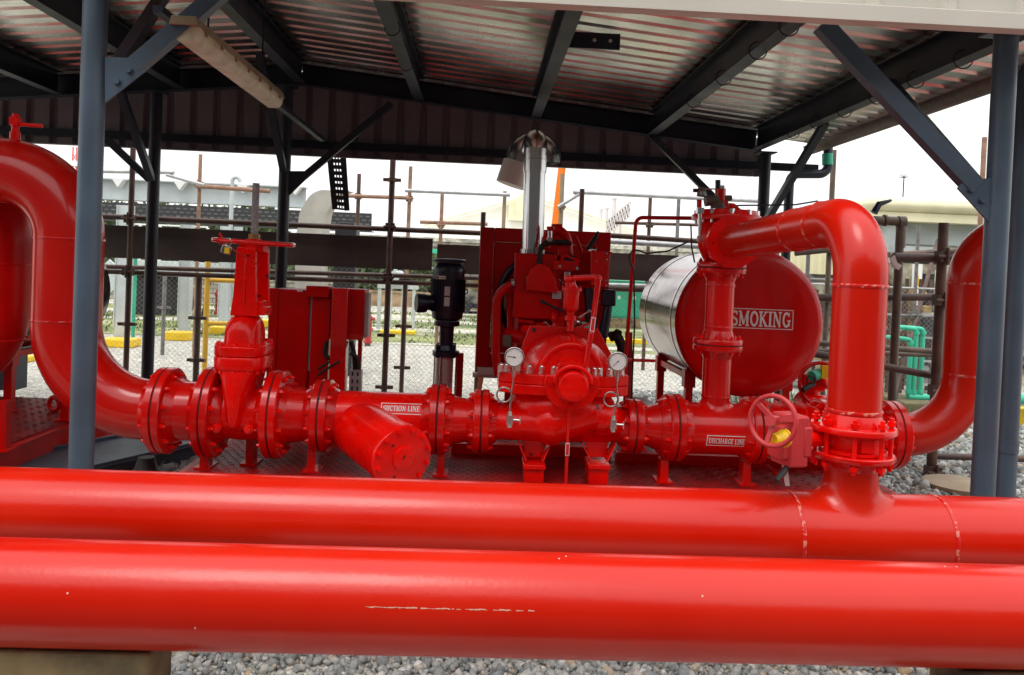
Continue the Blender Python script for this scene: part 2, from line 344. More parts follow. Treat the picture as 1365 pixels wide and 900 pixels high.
# ------------------------------------------------------------------ lettering (stroke slab serif letters, box 1 high)
T1, T2 = .20, .10
def arcp(cx, cy, rx, ry, a0, a1, n=10): return [(cx+rx*math.cos(R_(a0+(a1-a0)*i/n)), cy+ry*math.sin(R_(a0+(a1-a0)*i/n))) for i in range(n+1)]
def stem(x, y0=0, y1=1, s0=True, s1=True):
    o = [([(x, y0), (x, y1)], T1)]
    if s0: o.append(([(x-.19, y0+.045), (x+.19, y0+.045)], .09))
    if s1: o.append(([(x-.19, y1-.045), (x+.19, y1-.045)], .09))
    return o
LET = {
 'S': (.66, [(arcp(.33, .735, .22, .205, 25, 180, 8)+arcp(.33, .735, .22, .205, 180, 270, 4)+arcp(.33, .27, .235, .215, 90, -150, 12), .15), ([(.54, .7), (.54, .97)], .07), ([(.10, .03), (.10, .33)], .07)]),
 'U': (.84, stem(.2, .3, 1, False)+stem(.66, .3, 1, False)+[(arcp(.43, .32, .23, .25, 180, 360), .14)]),
 'C': (.76, [(arcp(.42, .5, .29, .43, 45, 315, 18), .16), ([(.66, .66), (.66, .97)], .07)]),
 'T': (.76, stem(.38)+[([(.06, .94), (.70, .94)], .11), ([(.07, .70), (.07, .98)], .07), ([(.69, .70), (.69, .98)], .07)]),
 'I': (.42, stem(.21)),
 'O': (.86, [(arcp(.43, .5, .31, .43, 0, 360, 26), .17)]),
 'N': (.94, [([(.2, 0), (.2, 1)], .10), ([(.22, .95), (.72, .05)], .19), ([(.74, 0), (.74, 1)], .10), ([(.04, .045), (.36, .045)], .09), ([(.04, .955), (.28, .955)], .09), ([(.58, .955), (.90, .955)], .09)]),
 'L': (.70, stem(.2)+[([(.2, .05), (.64, .05)], .10), ([(.62, .02), (.62, .30)], .07)]),
 'E': (.74, stem(.2)+[([(.2, .05), (.66, .05)], .10), ([(.2, .95), (.64, .95)], .10), ([(.2, .51), (.50, .51)], .09), ([(.65, .02), (.65, .28)], .07), ([(.63, .74), (.63, .98)], .07), ([(.5, .4), (.5, .62)], .06)]),
 'D': (.84, stem(.2)+[([(.2, .95), (.4, .95)]+arcp(.4, .5, .31, .45, 90, -90)+[(.2, .05)], .13)]),
 'H': (.94, stem(.22)+stem(.72)+[([(.22, .5), (.72, .5)], .11)]),
 'A': (.88, [([(.12, .03), (.42, .97)], .10), ([(.42, .97), (.72, .03)], .19), ([(.25, .33), (.6, .33)], .09), ([(.0, .045), (.27, .045)], .09), ([(.57, .045), (.87, .045)], .09)]),
 'R': (.84, stem(.2)+[([(.2, .95), (.42, .95)]+arcp(.42, .73, .19, .22, 90, -90, 8)+[(.2, .51)], .12), ([(.42, .5), (.68, .04)], .17), ([(.6, .045), (.84, .045)], .09)]),
 'G': (.84, [(arcp(.42, .5, .29, .43, 45, 330, 18), .16), ([(.67, .08), (.67, .44)], .15), ([(.5, .44), (.82, .44)], .09), ([(.66, .68), (.66, .97)], .07)]),
 'M': (1.12, [([(.2, 0), (.2, 1)], .10), ([(.2, .97), (.55, .12)], .18), ([(.55, .12), (.88, .97)], .10), ([(.90, 0), (.90, 1)], .19), ([(.05, .045), (.35, .045)], .09), ([(.73, .045), (1.07, .045)], .09), ([(.04, .955), (.26, .955)], .09), ([(.86, .955), (1.07, .955)], .09)]),
 'K': (.88, stem(.2)+[([(.24, .42), (.68, .96)], .11), ([(.36, .55), (.72, .04)], .19), ([(.52, .955), (.84, .955)], .09), ([(.6, .045), (.88, .045)], .09)]),
 ' ': (.38, []),
}
def textlen(t): return sum(LET[c][0] for c in t)
def stroke2d(mb, pts, w, fn, layer):
    for i in range(len(pts)-1):
        a, b = V((*pts[i], 0)), V((*pts[i+1], 0)); d = (b-a); L = d.length
        if L < 1e-6: continue
        d /= L; nn = V((-d.y, d.x, 0))*w/2
        if len(pts) > 2: a = a-d*.008; b = b+d*.008
        k = max(1, int(L/.25)); 
        for j in range(k):
            p, q = a+(b-a)*j/k, a+(b-a)*(j+1)/k
            vs = [fn(*(p-nn).xy, layer[0]), fn(*(q-nn).xy, layer[0]), fn(*(q+nn).xy, layer[0]), fn(*(p+nn).xy, layer[0])]
            mb.add(vs, [(0, 1, 2, 3)])
        layer[0] += .00004
def writing(mb, text, h, fn, width=None):
    """fn(u, v, n) -> world, text centred on u=v=0"""
    sx = (width/textlen(text)) if width else h; L = textlen(text)*sx; u = -L/2; layer = [.0006]
    for ch in text:
        wd, st = LET[ch]
        for pts, w in st:
            stroke2d(mb, [((x), (y)) for x, y in pts], w, lambda a, b, n, u=u: fn(u+a*sx, (b-.5)*h, n), layer)
        u += wd*sx
def border(mb, w, h, t, fn):
    layer = [.0006]
    for pts in ([(-w/2, -h/2), (w/2, -h/2)], [(-w/2, h/2), (w/2, h/2)], [(-w/2, -h/2-t/2), (-w/2, h/2+t/2)], [(w/2, -h/2-t/2), (w/2, h/2+t/2)]):
        a, b = pts; k = 10
        for i in range(k):
            p = (a[0]+(b[0]-a[0])*i/k, a[1]+(b[1]-a[1])*i/k); q = (a[0]+(b[0]-a[0])*(i+1)/k, a[1]+(b[1]-a[1])*(i+1)/k)
            stroke2d(mb, [p, q], t, fn, layer)
def plate2d(mb, w, h, fn, n=.0003, k=8):
    vs = [fn(w*(i/k-.5), h*(j/k-.5), n) for i in range(k+1) for j in range(k+1)]
    mb.add(vs, [(i*(k+1)+j, (i+1)*(k+1)+j, (i+1)*(k+1)+j+1, i*(k+1)+j+1) for i in range(k) for j in range(k)])

# ================================================================== GROUND
def icos():
    p = (1+5**.5)/2; v = [(-1, p, 0), (1, p, 0), (-1, -p, 0), (1, -p, 0), (0, -1, p), (0, 1, p), (0, -1, -p), (0, 1, -p), (p, 0, -1), (p, 0, 1), (-p, 0, -1), (-p, 0, 1)]
    f = [(0, 11, 5), (0, 5, 1), (0, 1, 7), (0, 7, 10), (0, 10, 11), (1, 5, 9), (5, 11, 4), (11, 10, 2), (10, 7, 6), (7, 1, 8), (3, 9, 4), (3, 4, 2), (3, 2, 6), (3, 6, 8), (3, 8, 9), (4, 9, 5), (2, 4, 11), (6, 2, 10), (8, 6, 7), (9, 8, 1)]
    return np.array(v)/1.9, np.array(f)
b = MB(); b.add([(-300, -60, 0), (300, -60, 0), (300, 500, 0), (-300, 500, 0)], [(0, 1, 2, 3)])
solo(b, 'ground', 'gravel', kind='structure', sm=False)
def stones(areas):
    nr = np.random.default_rng(3); iv, jf = icos(); P = []; Sz = []
    for (x0, x1, y0, y1, dens, s) in areas:
        n = int((x1-x0)*(y1-y0)*dens)
        P.append(np.stack([nr.uniform(x0, x1, n), nr.uniform(y0, y1, n), nr.uniform(0, s*.55, n)], 1)); Sz.append(np.minimum(nr.lognormal(-.06, .42, n), 2.4)*s*.5)
    P = np.concatenate(P); Sz = np.concatenate(Sz); n = len(P)
    vv = iv[None]*nr.uniform(.62, 1.25, (n, 12, 1))*np.stack([nr.uniform(.75, 1.3, n), nr.uniform(.7, 1.1, n), nr.uniform(.5, .85, n)], 1)[:, None, :]
    q = nr.normal(size=(n, 4)); q /= np.linalg.norm(q, axis=1, keepdims=True); w, x, y, z = q.T
    Rm = np.stack([1-2*(y*y+z*z), 2*(x*y-z*w), 2*(x*z+y*w), 2*(x*y+z*w), 1-2*(x*x+z*z), 2*(y*z-x*w), 2*(x*z-y*w), 2*(y*z+x*w), 1-2*(x*x+y*y)], 1).reshape(n, 3, 3)
    vv = np.einsum('nij,nkj->nki', Rm, vv)*Sz[:, None, None] + P[:, None, :]
    ff = (jf[None] + (np.arange(n)*12)[:, None, None]).reshape(-1)
    me = bpy.data.meshes.new('gravel_stones'); me.vertices.add(n*12); me.vertices.foreach_set('co', vv.reshape(-1))
    me.loops.add(len(ff)); me.loops.foreach_set('vertex_index', ff.astype(np.int32)); nf = len(ff)//3
    me.polygons.add(nf); me.polygons.foreach_set('loop_start', (np.arange(nf)*3).astype(np.int32)); me.polygons.foreach_set('loop_total', np.full(nf, 3, np.int32))
    me.update(); me.validate(); me.materials.append(M['stone'])
    o = bpy.data.objects.new('gravel_stones', me); COL.objects.link(o)
    tag(o, 'loose grey stone chips covering the ground under and behind the red pipes', 'gravel', kind='stuff')
stones([(-2.6, 2.9, 2.6, 3.9, 2600, .031), (1.9, 7.5, 3.9, 10.5, 620, .050), (-4, -1.6, 4.3, 7, 600, .045), (-4.2, -1.9, 7, 9.5, 350, .05)])

# ================================================================== FRONT HEADERS
YN, YF, RH = 2.35, 3.13, .162
def header(name, Y, pxy, label):
    return PY(682, pxy, Y).z
RN = .150; zN = PY(682, 735, YN).z - .158; zF = PY(682, 642, YF).z - .170
near = thing('header_pipe', 'scratched red header pipe running across the very front, nearest to the viewer', 'pipe', (0, YN, zN), 'red header pipes')
b = MB(); b.tube([(-6, YN, zN), (6, YN, zN)], RN, 128); part(b, 'pipe_run', 'pipe', near)
b = MB(); b.f = []
def onpipe(x, ang, n): return V((x, YN-(RN+n)*math.cos(ang), zN+(RN+n)*math.sin(ang)))
sc = PY(600, 813, YN-RN); a0 = math.asin(max(-1, min(1, (sc.z-zN)/RN))); x = PY(487, 810, YN-RN).x; xe_ = PY(716, 813, YN-RN).x
while x < xe_:
    l = rng.uniform(.004, .022); w = rng.uniform(.0004, .0022)/RN; da = rng.uniform(-.006, .006)
    if rng.random() < .82: b.add([onpipe(x, a0+da-w, .0004), onpipe(x+l, a0+da-w*rng.uniform(.2, 1), .0004), onpipe(x+l, a0+da+w*rng.uniform(.2, 1), .0004), onpipe(x, a0+da+w, .0004)], [(0, 1, 2, 3)])
    x += l*.8
part(b, 'scratch', mat('bare_primer', (.62, .36, .26), .6), near, label='long pale horizontal scratch', sm=False)
for px, py in ((87, 793), (763, 736), (751, 767), (1300, 753), (1316, 760), (940, 800), (260, 838)):
    q = PY(px, py, YN-RN); aa = math.asin(max(-1, min(.999, (q.z-zN)/RN))); b = MB(); n = 7
    b.add([onpipe(q.x+rng.uniform(.7, 1.3)*.003*math.cos(6.28*i/n), aa+rng.uniform(.7, 1.6)*.003/RN*math.sin(6.28*i/n), .0004) for i in range(n)], [tuple(range(n))]); part(b, 'paint_chip', 'chip', near, sm=False)
xr = PY(1143, 450, YF).x
far = thing('header_pipe', 'red header pipe behind the front one, with a flanged branch rising from it', 'pipe', (0, YF, zF), 'red header pipes')
b = MB(); b.tube([(-6, YF, zF), (6, YF, zF)], RH, 96)
part(b, 'pipe_run', 'pipe', far)
RR = .104
zlf = PY(1140, 622, YF-.16).z                     # underside of the lower flange
def saddle(mb, X, Y, z, Rm, rb, ztop, flx=.085, fly=.045, n=72, m=14):
    """smooth branch growing out of a horizontal pipe along X"""
    vs = []
    def surf(rad, a): yy = rad*math.sin(a); return z + math.sqrt(max(Rm*Rm-yy*yy, 1e-6))
    for k in range(m+1):
        t = k/m
        for i in range(n):
            a = 2*math.pi*i/n; fl = flx*math.cos(a)**2 + fly*math.sin(a)**2
            p0 = (rb+fl, surf(rb+fl, a)-.001); p1 = (rb, surf(rb, a)+.002); p2 = (rb, surf(rb, a)+.075)
            rad = (1-t)**2*p0[0]+2*t*(1-t)*p1[0]+t*t*p2[0]; zz = (1-t)**2*p0[1]+2*t*(1-t)*p1[1]+t*t*p2[1]
            if t < 1: zz = max(zz, surf(rad, a)-.0015)
            vs.append((X+rad*math.cos(a), Y+rad*math.sin(a), zz))
    for i in range(n): a = 2*math.pi*i/n; vs.append((X+rb*math.cos(a), Y+rb*math.sin(a), ztop))
    mb.add(vs, [(k*n+i, k*n+(i+1) % n, (k+1)*n+(i+1) % n, (k+1)*n+i) for k in range(m+1) for i in range(n)])
b = MB(); saddle(b, xr, YF, zF, RH, RR, zlf); part(b, 'branch', 'pipe', far, ang=80)
for px in (1052, 1247): weld(far, (PY(px, 690, YF).x, YF, zF), (1, 0, 0), RH)
weld(far, (xr, YF, zlf-.035), (0, 0, 1), RR)
flange(far, (xr, YF, zlf+.024), (0, 0, -1), .163, RR, .024, .035)
zuf = PY(1140, 576, YF-.16).z - .014
# butterfly valve between the header branch and the riser
bv = thing('butterfly_valve', 'red wafer butterfly valve bolted on the front header branch, with gearbox and handwheel', 'valve', (xr, YF, zlf+.026))
b = MB(); b.lathe((xr, YF, zlf+.026), (0, 0, 1), [(0, .128), (.012, .128), (.014, .108), (.05, .112), (.06, .118), (zuf-zlf-.052, .118), (zuf-zlf-.05, .128), (zuf-zlf-.038, .128)], 56)
zm = (zlf+zuf)/2+.01
b.cyl((xr, YF, zm), (xr+.15, YF, zm), .026, n=20); b.box((xr, YF-.118, zm), (.05, .02, .05))
part(b, 'valve_body', 'redcast', bv)
bolts(bv, (xr, YF, (zlf+zuf)/2+.006), (0, 0, 1), .141, 8, zuf-zlf+.03, .017, name='stud')
gc = PY(1058, 588, YF-.10)
b = MB(); b.cyl((xr-.10, YF, zm), (gc.x+.03, YF-.03, zm), .028, n=24); b.cyl((gc.x+.07, YF-.03, zm), (gc.x+.055, YF-.03, zm), .05, n=24)
part(b, 'valve_stem', 'redcast', bv)
A1 = V((1, .25, 0)).normalized()
Rg = rotm(A1, V((-.25, 1, 0)).normalized(), V((0, 0, 1)))
b = MB(); b.box(gc+V((0, .04, 0)), (.085, .13, .20), Rg); b.box(gc+V((.035, .05, .0)), (.04, .14, .12), Rg); b.box(gc+V((-.012, .03, -.005)), (.12, .10, .13), Rg)
gb = part(b, 'gearbox', 'pinkred', bv, bevel=.008)
hw = PY(1030, 561, YF-.22); ha = V((-.76, -.64, .10)).normalized()
b = MB(); b.torus(hw, ha, .093, .0095, 56, 12)
x, y, a = frame(ha)
for i in range(3):
    t = R_(20+120*i); b.beam(hw+(x*math.cos(t)+y*math.sin(t))*.088, hw+a*-.012, .017, .012, a)
b.cyl(hw+a*.012, hw-a*.14, .013, n=16); b.cyl(hw+a*.014, hw-a*.03, .02, n=20)
part(b, 'handwheel', 'pinkred', bv)
yc = PY(1037, 585, YF-.19); b = MB(); b.cyl(yc+V((.028, .016, 0)), yc+V((-.022, -.013, -.003)), .031, .022, n=28); b.cyl(yc+V((.028, .016, 0)), yc+V((.036, .02, 0)), .035, n=28)
part(b, 'indicator_cap', 'yellow', bv)
b = MB(); b.tube([PY(1050, 621, YF-.1), PY(1044, 630, YF-.13), PY(1035, 641, YF-.16)], [.010, .0125, .011], 12); part(b, 'tie_strap', 'rubber', bv)
b = MB(); b.prism([PY(1042, 618, YF-.05), PY(1049, 616, YF-.05), PY(1053, 648, YF-.05), PY(1047, 648, YF-.05)], (0, .002, 0)); part(b, 'paper_tag', 'tag', bv)
# riser with elbow into the relief valve outlet
YL, KL = 4.9, 4.9/1050
ZR = 1.82
rs = thing('riser_pipe', 'red riser pipe with a wide elbow, standing on the front butterfly valve', 'pipe', (xr, YF, zuf))
zc = zuf - .024
yv = YL - .20
pth = fillet([(xr, YF, zuf+.03), (xr, YF, ZR+.04), (xr-.035, yv, ZR-.01)], .235, 18)
r_l = []
for p in pth:
    t = max(0, min(1, (p.y-(YF+.24))/(yv-YF-.24))); r_l.append(RR - t*.006)
b = MB(); b.tube(pth, r_l, 64); part(b, 'pipe_run', 'pipe', rs)
flange(rs, (xr, YF, zuf-.012), (0, 0, 1), .165, RR, .026, .045)
for zz in (zuf+.072, ZR-.235): weld(rs, (xr, YF, zz), (0, 0, 1), RR)
weld(rs, (xr-.010, YF+.34, ZR+.029), (0, 1, 0), RR-.001); weld(rs, (xr-.015, YF+.62, ZR+.019), (0, 1, 0), RR-.002)

# ================================================================== PUMP LINE
def LX(px):  return PY(px, 562+(px-645)*.036, YL).x
ZL = PY(645, 561, YL).z
def at(px, dz=0, dy=0): return V((LX(px), YL+dy, ZL+dz))
X1 = V((1, 0, 0))
rS, rD, rP = .184, .160, .150
x1, x2, x3, x4, x5, x6, x7, x8, x9 = [LX(p) for p in (222, 284, 370, 431, 584, 641, 843, 896, 1003)]
def P0(x, dz=0, dy=0): return V((x, YL+dy, ZL+dz))
def pipeseg(parent, xa, xb, ra, rb=None, name='pipe_run', m='red', n=64):
    b = MB(); rb = ra if rb is None else rb
    if abs(ra-rb) < .002: b.cyl(P0(xa), P0(xb), ra, n=n)
    else:
        L = xb-xa; pr = [(0, ra)]
        for i in range(9):
            t = i/8; s = t*t*(3-2*t); pr.append((L*(.14+.72*t), ra+(rb-ra)*s))
        pr.append((L, rb)); b.lathe(P0(xa), X1, pr, n)
    return part(b, name, m, parent)
def post(parent, x, w=.05, y=0, top=-.2, zb=.3, m='red'):
    b = MB(); b.b2((x-w/2, YL+y-.045, zb), (x+w/2, YL+y+.045, ZL+top)); b.b2((x-w, YL+y-.08, zb), (x+w, YL+y+.08, zb+.012)); part(b, 'support_leg', m, parent)
# U shaped suction pipe on the far left
su = thing('suction_pipe', 'large red U shaped pipe bending down at the far left into the suction line', 'pipe', (PY(91, 400, YL).x, YL, 0.0))
xa = PY(90, 400, YL).x+.0; zt = PY(20, 228, YL).z; rU = .194
pth = fillet([(x1-.02, YL, ZL), (xa, YL, ZL), (xa, YL, zt), (xa-1.3, YL, zt), (xa-1.3, YL, .01)], [.52, .40, .40], 20)
rl = [rS + (rU-rS)*min(1, max(0, (x1-.1-p.x)/.5)) for p in pth]
b = MB(); b.tube(pth, rl, 72); part(b, 'pipe_run', 'redold', su)
for zz in (ZL+.53, zt-.40): weld(su, (xa, YL, zz), (0, 0, 1), rU, 'redold')
weld(su, (xa-.41, YL, zt), X1, rU, 'redold')
tv = V((PY(20, 187, YL).x, YL, zt+rU*.95)); b = MB()
b.cyl(tv, tv+V((0, 0, .05)), .030, n=18); b.cyl(tv+V((0, 0, .05)), tv+V((0, 0, .09)), .022, n=18); b.box(tv+V((0, 0, .115)), (.05, .05, .05)); b.cyl(tv+V((.0, 0, .10)), tv+V((.16, 0, .095)), .012, n=10); b.cyl(tv+V((0, 0, .13)), tv+V((0, 0, .16)), .02, n=8)
part(b, 'vent_valve', 'redcast', su)
sp = thing('spool_piece', 'short red flanged pipe between the big left bend and the gate valve', 'pipe', P0((x1+x2)/2))
pair(su, sp, P0(x1), X1, .262, rS, rS*.98, 12)
pipeseg(sp, x1+.01, x2-.01, rS*.98)
gv = thing('gate_valve', 'red rising stem gate valve with flat handwheel, bare threaded stem and padlock', 'valve', P0((x2+x3)/2, -.27))
pair(sp, gv, P0(x2), X1, .275, rS*.98, rS*.92, 12)
xg = PY(325, 500, YL).x
def zat(py, px=327): return PY(px, py, YL).z
b = MB(); L = x3-x2
b.lathe(P0(x2), X1, [(.04, rS*.93), (.10, rS*.86), (L*.5, rS*.90), (L-.10, rS*.86), (L-.04, rS*.93)], 56)
for sx, dz in ((-.095, -.06), (.095, -.06)):
    b.cyl((xg+sx, YL-.10, ZL+dz), (xg+sx, YL-.195, ZL+dz), .028, n=16); b.cyl((xg+sx, YL-.195, ZL+dz), (xg+sx, YL-.207, ZL+dz), .018, n=6)
part(b, 'valve_body', 'redcast', gv)
b = MB()                                        # flat wedge pocket
def oval(z, hw, hy, n=28, p=3.2):
    o = []
    for i in range(n):
        t = 2*math.pi*i/n; c, s_ = math.cos(t), math.sin(t)
        o.append((xg+hw*math.copysign(abs(c)**(2/p), c), YL+hy*math.copysign(abs(s_)**(2/p), s_), z))
    return o
def loft(mb, rings):
    n = len(rings[0]); vs = [p for r in rings for p in r]
    fs = [(i*n+j, i*n+(j+1) % n, (i+1)*n+(j+1) % n, (i+1)*n+j) for i in range(len(rings)-1) for j in range(n)] + [tuple(range(n))[::-1], tuple(range((len(rings)-1)*n, len(rings)*n))]
    mb.add(vs, fs)
loft(b, [oval(zat(562), .036, .205), oval(zat(556), .050, .218), oval(zat(520), .082, .225), oval(zat(500), .104, .212), oval(zat(492), .125, .20), oval(zat(484), .142, .195)])
part(b, 'wedge_pocket', 'redcast', gv)
b = MB(); loft(b, [oval(zat(489), .150, .205), oval(zat(486), .154, .21), oval(zat(474), .154, .21), oval(zat(472), .150, .205)]); part(b, 'bonnet_flange', 'redcast', gv, bevel=.003)
b = MB(); loft(b, [oval(zat(471.4), .150, .205), oval(zat(469), .154, .21), oval(zat(459), .154, .21), oval(zat(457), .148, .20)]); part(b, 'bonnet_flange', 'redcast', gv, bevel=.003)
zz = zat(472)
key = 'bb'
for i in range(14):
    t = 2*math.pi*(i+.5)/14; c, s_ = math.cos(t), math.sin(t); p = V((xg+.136*math.copysign(abs(c)**.6, c), YL+.190*math.copysign(abs(s_)**.6, s_), zz))
    q = MB(); q.cyl(p+V((0, 0, -.085)), p+V((0, 0, .085)), .009, n=8); q.cyl(p+V((0, 0, .066)), p+V((0, 0, .08)), .015, n=6); q.cyl(p+V((0, 0, -.10)), p+V((0, 0, -.082)), .015, n=6); part(q, 'bolt', 'redcast', gv)
b = MB(); loft(b, [oval(zat(458), .104, .165), oval(zat(440), .102, .155), oval(zat(430), .096, .14, p=2.6), oval(zat(423), .082, .115, p=2.3), oval(zat(420), .06, .09, p=2)]); part(b, 'bonnet', 'redcast', gv, ang=60)
xs = PY(336, 400, YL).x
b = MB()
for y_, xo in ((-.10, -.018), (.06, .015)):
    b.prism([(xs+xo-.082, YL+y_, zat(420)), (xs+xo+.082, YL+y_, zat(420)), (xs+xo+.068, YL+y_, zat(392)), (xs+xo+.056, YL+y_, zat(330)), (xs+xo-.056, YL+y_, zat(330)), (xs+xo-.068, YL+y_, zat(392))], (0, .035, 0))
b.box((xs-.018, YL-.104, zat(372)), (.012, .008, .30))
b.box((xs, YL, zat(413)), (.20, .17, .05)); b.box((xs, YL, zat(404)), (.16, .14, .04)); b.box((xs, YL, zat(330)), (.15, .12, .05)); b.cyl((xs, YL, zat(420)), (xs, YL, zat(402)), .03)
part(b, 'yoke', 'redcast', gv, bevel=.006)
zh = zat(323, 335); b = MB(); b.torus((xs, YL, zh), V((.03, -.02, 1)), .235, .014, 72, 12)
for i in range(5):
    t = R_(72*i+15); b.beam((xs+.225*math.cos(t), YL+.225*math.sin(t), zh), (xs, YL, zh-.01), .03, .016)
b.cyl((xs, YL, zh-.03), (xs, YL, zh+.02), .045, n=28); part(b, 'handwheel', 'red', gv)
b = MB(); pr = []; zs0, zs1 = zh+.012, zat(243, 338); nth = 30
for i in range(nth):
    z0 = (zs1-zs0)*i/nth; pr += [(z0, .0185), (z0+(zs1-zs0)/nth*.5, .0235)]
b.lathe((xs, YL, zs0), (0, 0, 1), pr, 20); part(b, 'threaded_stem', 'galv', gv, label='bare metal threaded stem')
b = MB(); b.cyl((xs, YL, zh+.018), (xs, YL, zh+.05), .036, n=6); part(b, 'stem_nut', 'orangep', gv)
# padlock and cable on the handwheel
pk = thing('padlock', 'small padlock with yellow front hanging on the flat red handwheel', 'padlock', PY(302, 340, YL-.2))
pp = PY(302, 333, YL-.235); b = MB(); b.box(pp, (.06, .022, .05), rotm(V((.95, 0, -.3)), V((0, 1, 0)), V((.3, 0, .95)))); part(b, 'lock_body', 'steel', pk, bevel=.005)
b = MB(); b.box(pp+V((.006, -.0125, -.004)), (.028, .003, .034)); part(b, 'label_plate', 'yellow', pk)
b = MB(); b.torus(pp+V((.008, .008, .045)), V((.5, 1, 0)), .022, .0045, 20, 8); part(b, 'shackle', 'steel', pk)
b = MB(); b.torus((xs-.15, YL-.17, zh+.01), V((1, .6, 0)), .03, .006, 24, 8); b.tube(fillet([(xs-.15, YL-.2, zh), (xs-.02, YL-.24, zh-.07), (xs+.07, YL-.12, zh-.14)], .06), .004, 6); part(b, 'cable', 'dred', pk)
post(gv, LX(277), .05, 0, -.24); post(gv, LX(330), .05, .12, -.16, m='dred')
# reducer, strainer
rd = thing('pipe_reducer', 'red cone reducer between the gate valve and the big angled strainer', 'pipe', P0((x3+x4)/2))
pair(gv, rd, P0(x3), X1, .270, rS*.92, rS*.9, 12)
pipeseg(rd, x3+.01, x4-.01, rS*.95, rD*.98)
st = thing('strainer', 'fat red suction strainer with its round bolted cover pointing down to the front', 'strainer', P0((x4+x5)/2, -.25))
pair(rd, st, P0(x4), X1, .222, rD, rD*.98, 12); post(st, LX(419), .05, 0, -.2)
pipeseg(st, x4+.01, x5-.01, rD*.98, name='body_pipe', m='redcast')
s0 = V((x4+.165, YL+.05, ZL-.045)); s1 = PY(533, 608, YL-.48); ax = (s1-s0).normalized(); L = (s1-s0).length
b = MB(); b.lathe(s0-ax*.16, ax, [(0, .07), (.03, .12), (.10, .16), (.18, .170), (.18+(L-.02)*.45, .174), (L+.10, .174), (L+.105, .182), (L+.16, .182)], 64); part(b, 'basket_housing', 'redcast', st)
b = MB(); b.lathe(s1+ax*.002, ax, [(0, .182), (.028, .182), (.034, .178), (.038, .13), (.040, .07), (.052, .068), (.056, .05)], 64); cv = part(b, 'cover_flange', 'redcast', st)
bolts(cv, s1+ax*.01, ax, .160, 12, .045, .016, mir=False)
def cylmap(xc, zc, r, Yc):
    def fn(u, v, n):
        a = v/r; a0 = math.asin(max(-1, min(1, (zc-ZL)/r)))+a; return V((xc+u, Yc-(r+n)*math.cos(a0), ZL+(r+n)*math.sin(a0)))
    return fn
fn = cylmap(LX(537.5), ZL+.083, rD*.98, YL)
b = MB(); writing(b, 'SUCTION LINE', .034, fn, .222); border(b, .245, .066, .0045, fn); part(b, 'lettering', 'white', st, sm=False)
post(st, LX(590), .045, 0, -.2)
r2 = thing('pipe_reducer', 'short red cone reducer just before the pump inlet, right of the SUCTION LINE pipe', 'pipe', P0((x5+x6)/2))
pair(st, r2, P0(x5), X1, .218, rD*.98, rD*.95, 12); pipeseg(r2, x5+.01, x6-.01, rD*.95, .130)
# pump
pu = thing('fire_pump', 'big red split case pump with domed casing in the middle of the pipe line', 'pump', P0(LX(750), -.3))
pair(r2, pu, P0(x6), X1, .195, .130, .128, 8)
xc = PY(755, 520, YL).x; xl = PY(664, 505, YL).x; xrr = PY(832, 505, YL).x
zs = PY(757, 507, YL).z
b = MB(); Lp = x7-x6
b.lathe(P0(x6), X1, [(.04, .128), (.07, .120), (.14, .112), (.30, .115), (.50, .118), (Lp-.14, .105), (Lp-.08, .104), (Lp-.04, .108)], 64)
b.ball((xc-.02, YL+.0, ZL+.10), .335, .235, .185, 44, 22)
b.tube(fillet([(x6+.12, YL-.03, ZL+.0), (xc-.12, YL-.11, ZL+.02), (xc+.16, YL-.10, ZL+.10)], .3, 8), [.105, .112, .120, .128, .134, .138, .140, .140, .136, .130, .11], 36)
b.tube(fillet([(x7-.12, YL-.03, ZL+.02), (xc+.22, YL-.08, ZL+.06), (xc+.05, YL-.08, ZL+.12)], .2, 8), [.098, .102, .108, .112, .116, .118, .118, .116, .112, .106, .09], 36)
part(b, 'lower_casing', 'redcast', pu, ang=80)
b = MB(); zt0 = zs+.062; zt1 = zs-.062
pl = [(xl, YL-.15), (xl+.12, YL-.235), (xc-.15, YL-.25), (xc+.15, YL-.25), (xrr-.12, YL-.235), (xrr, YL-.15), (xrr, YL+.25), (xl, YL+.25)]
b.prism([(x, y, zt1) for x, y in pl], (0, 0, .060)); b.prism([(x, y, zt1+.0615) for x, y in pl], (0, 0, .062)); part(b, 'split_flange', 'redcast', pu, bevel=.006)
dome_r = zat(447, 755)-zt0
b = MB(); rings = []
for k in range(9):
    t = k/8; yy = YL-.20+.36*t; rr = dome_r*(.80+.20*math.sin(min(1, t*1.6)*math.pi/2)); rings.append((yy, rr))
vs = []; n = 36
for yy, rr in rings:
    for i in range(n+1): a = math.pi*i/n; vs.append((xc+rr*1.24*math.cos(a), yy, zt0-.002+rr*math.sin(a)))
fs = [(k*(n+1)+i, k*(n+1)+i+1, (k+1)*(n+1)+i+1, (k+1)*(n+1)+i) for k in range(len(rings)-1) for i in range(n)] + [tuple(range(n+1)), tuple(range((len(rings)-1)*(n+1), len(rings)*(n+1)))[::-1]]
b.add(vs, fs)
b.torus((xc, YL-.195, zt0), (0, 1, 0), dome_r*.82, .022, 60, 10)
vs = []; 
for k in range(8):
    t = k/7; rr = dome_r*(.55-.18*t); yy = YL-.19-.07*t
    for i in range(n+1): a = math.pi*i/n; vs.append((xc+rr*math.cos(a), yy, zt0-.002+rr*math.sin(a)))
fs = [(k*(n+1)+i, k*(n+1)+i+1, (k+1)*(n+1)+i+1, (k+1)*(n+1)+i) for k in range(7) for i in range(n)] + [tuple(range(7*(n+1), 8*(n+1)))]
b.add(vs, fs)
b.box((xc+.01, YL-.06, zt0+dome_r*.55), (.012, .30, dome_r*1.0))
part(b, 'upper_casing', 'redcast', pu, ang=50)
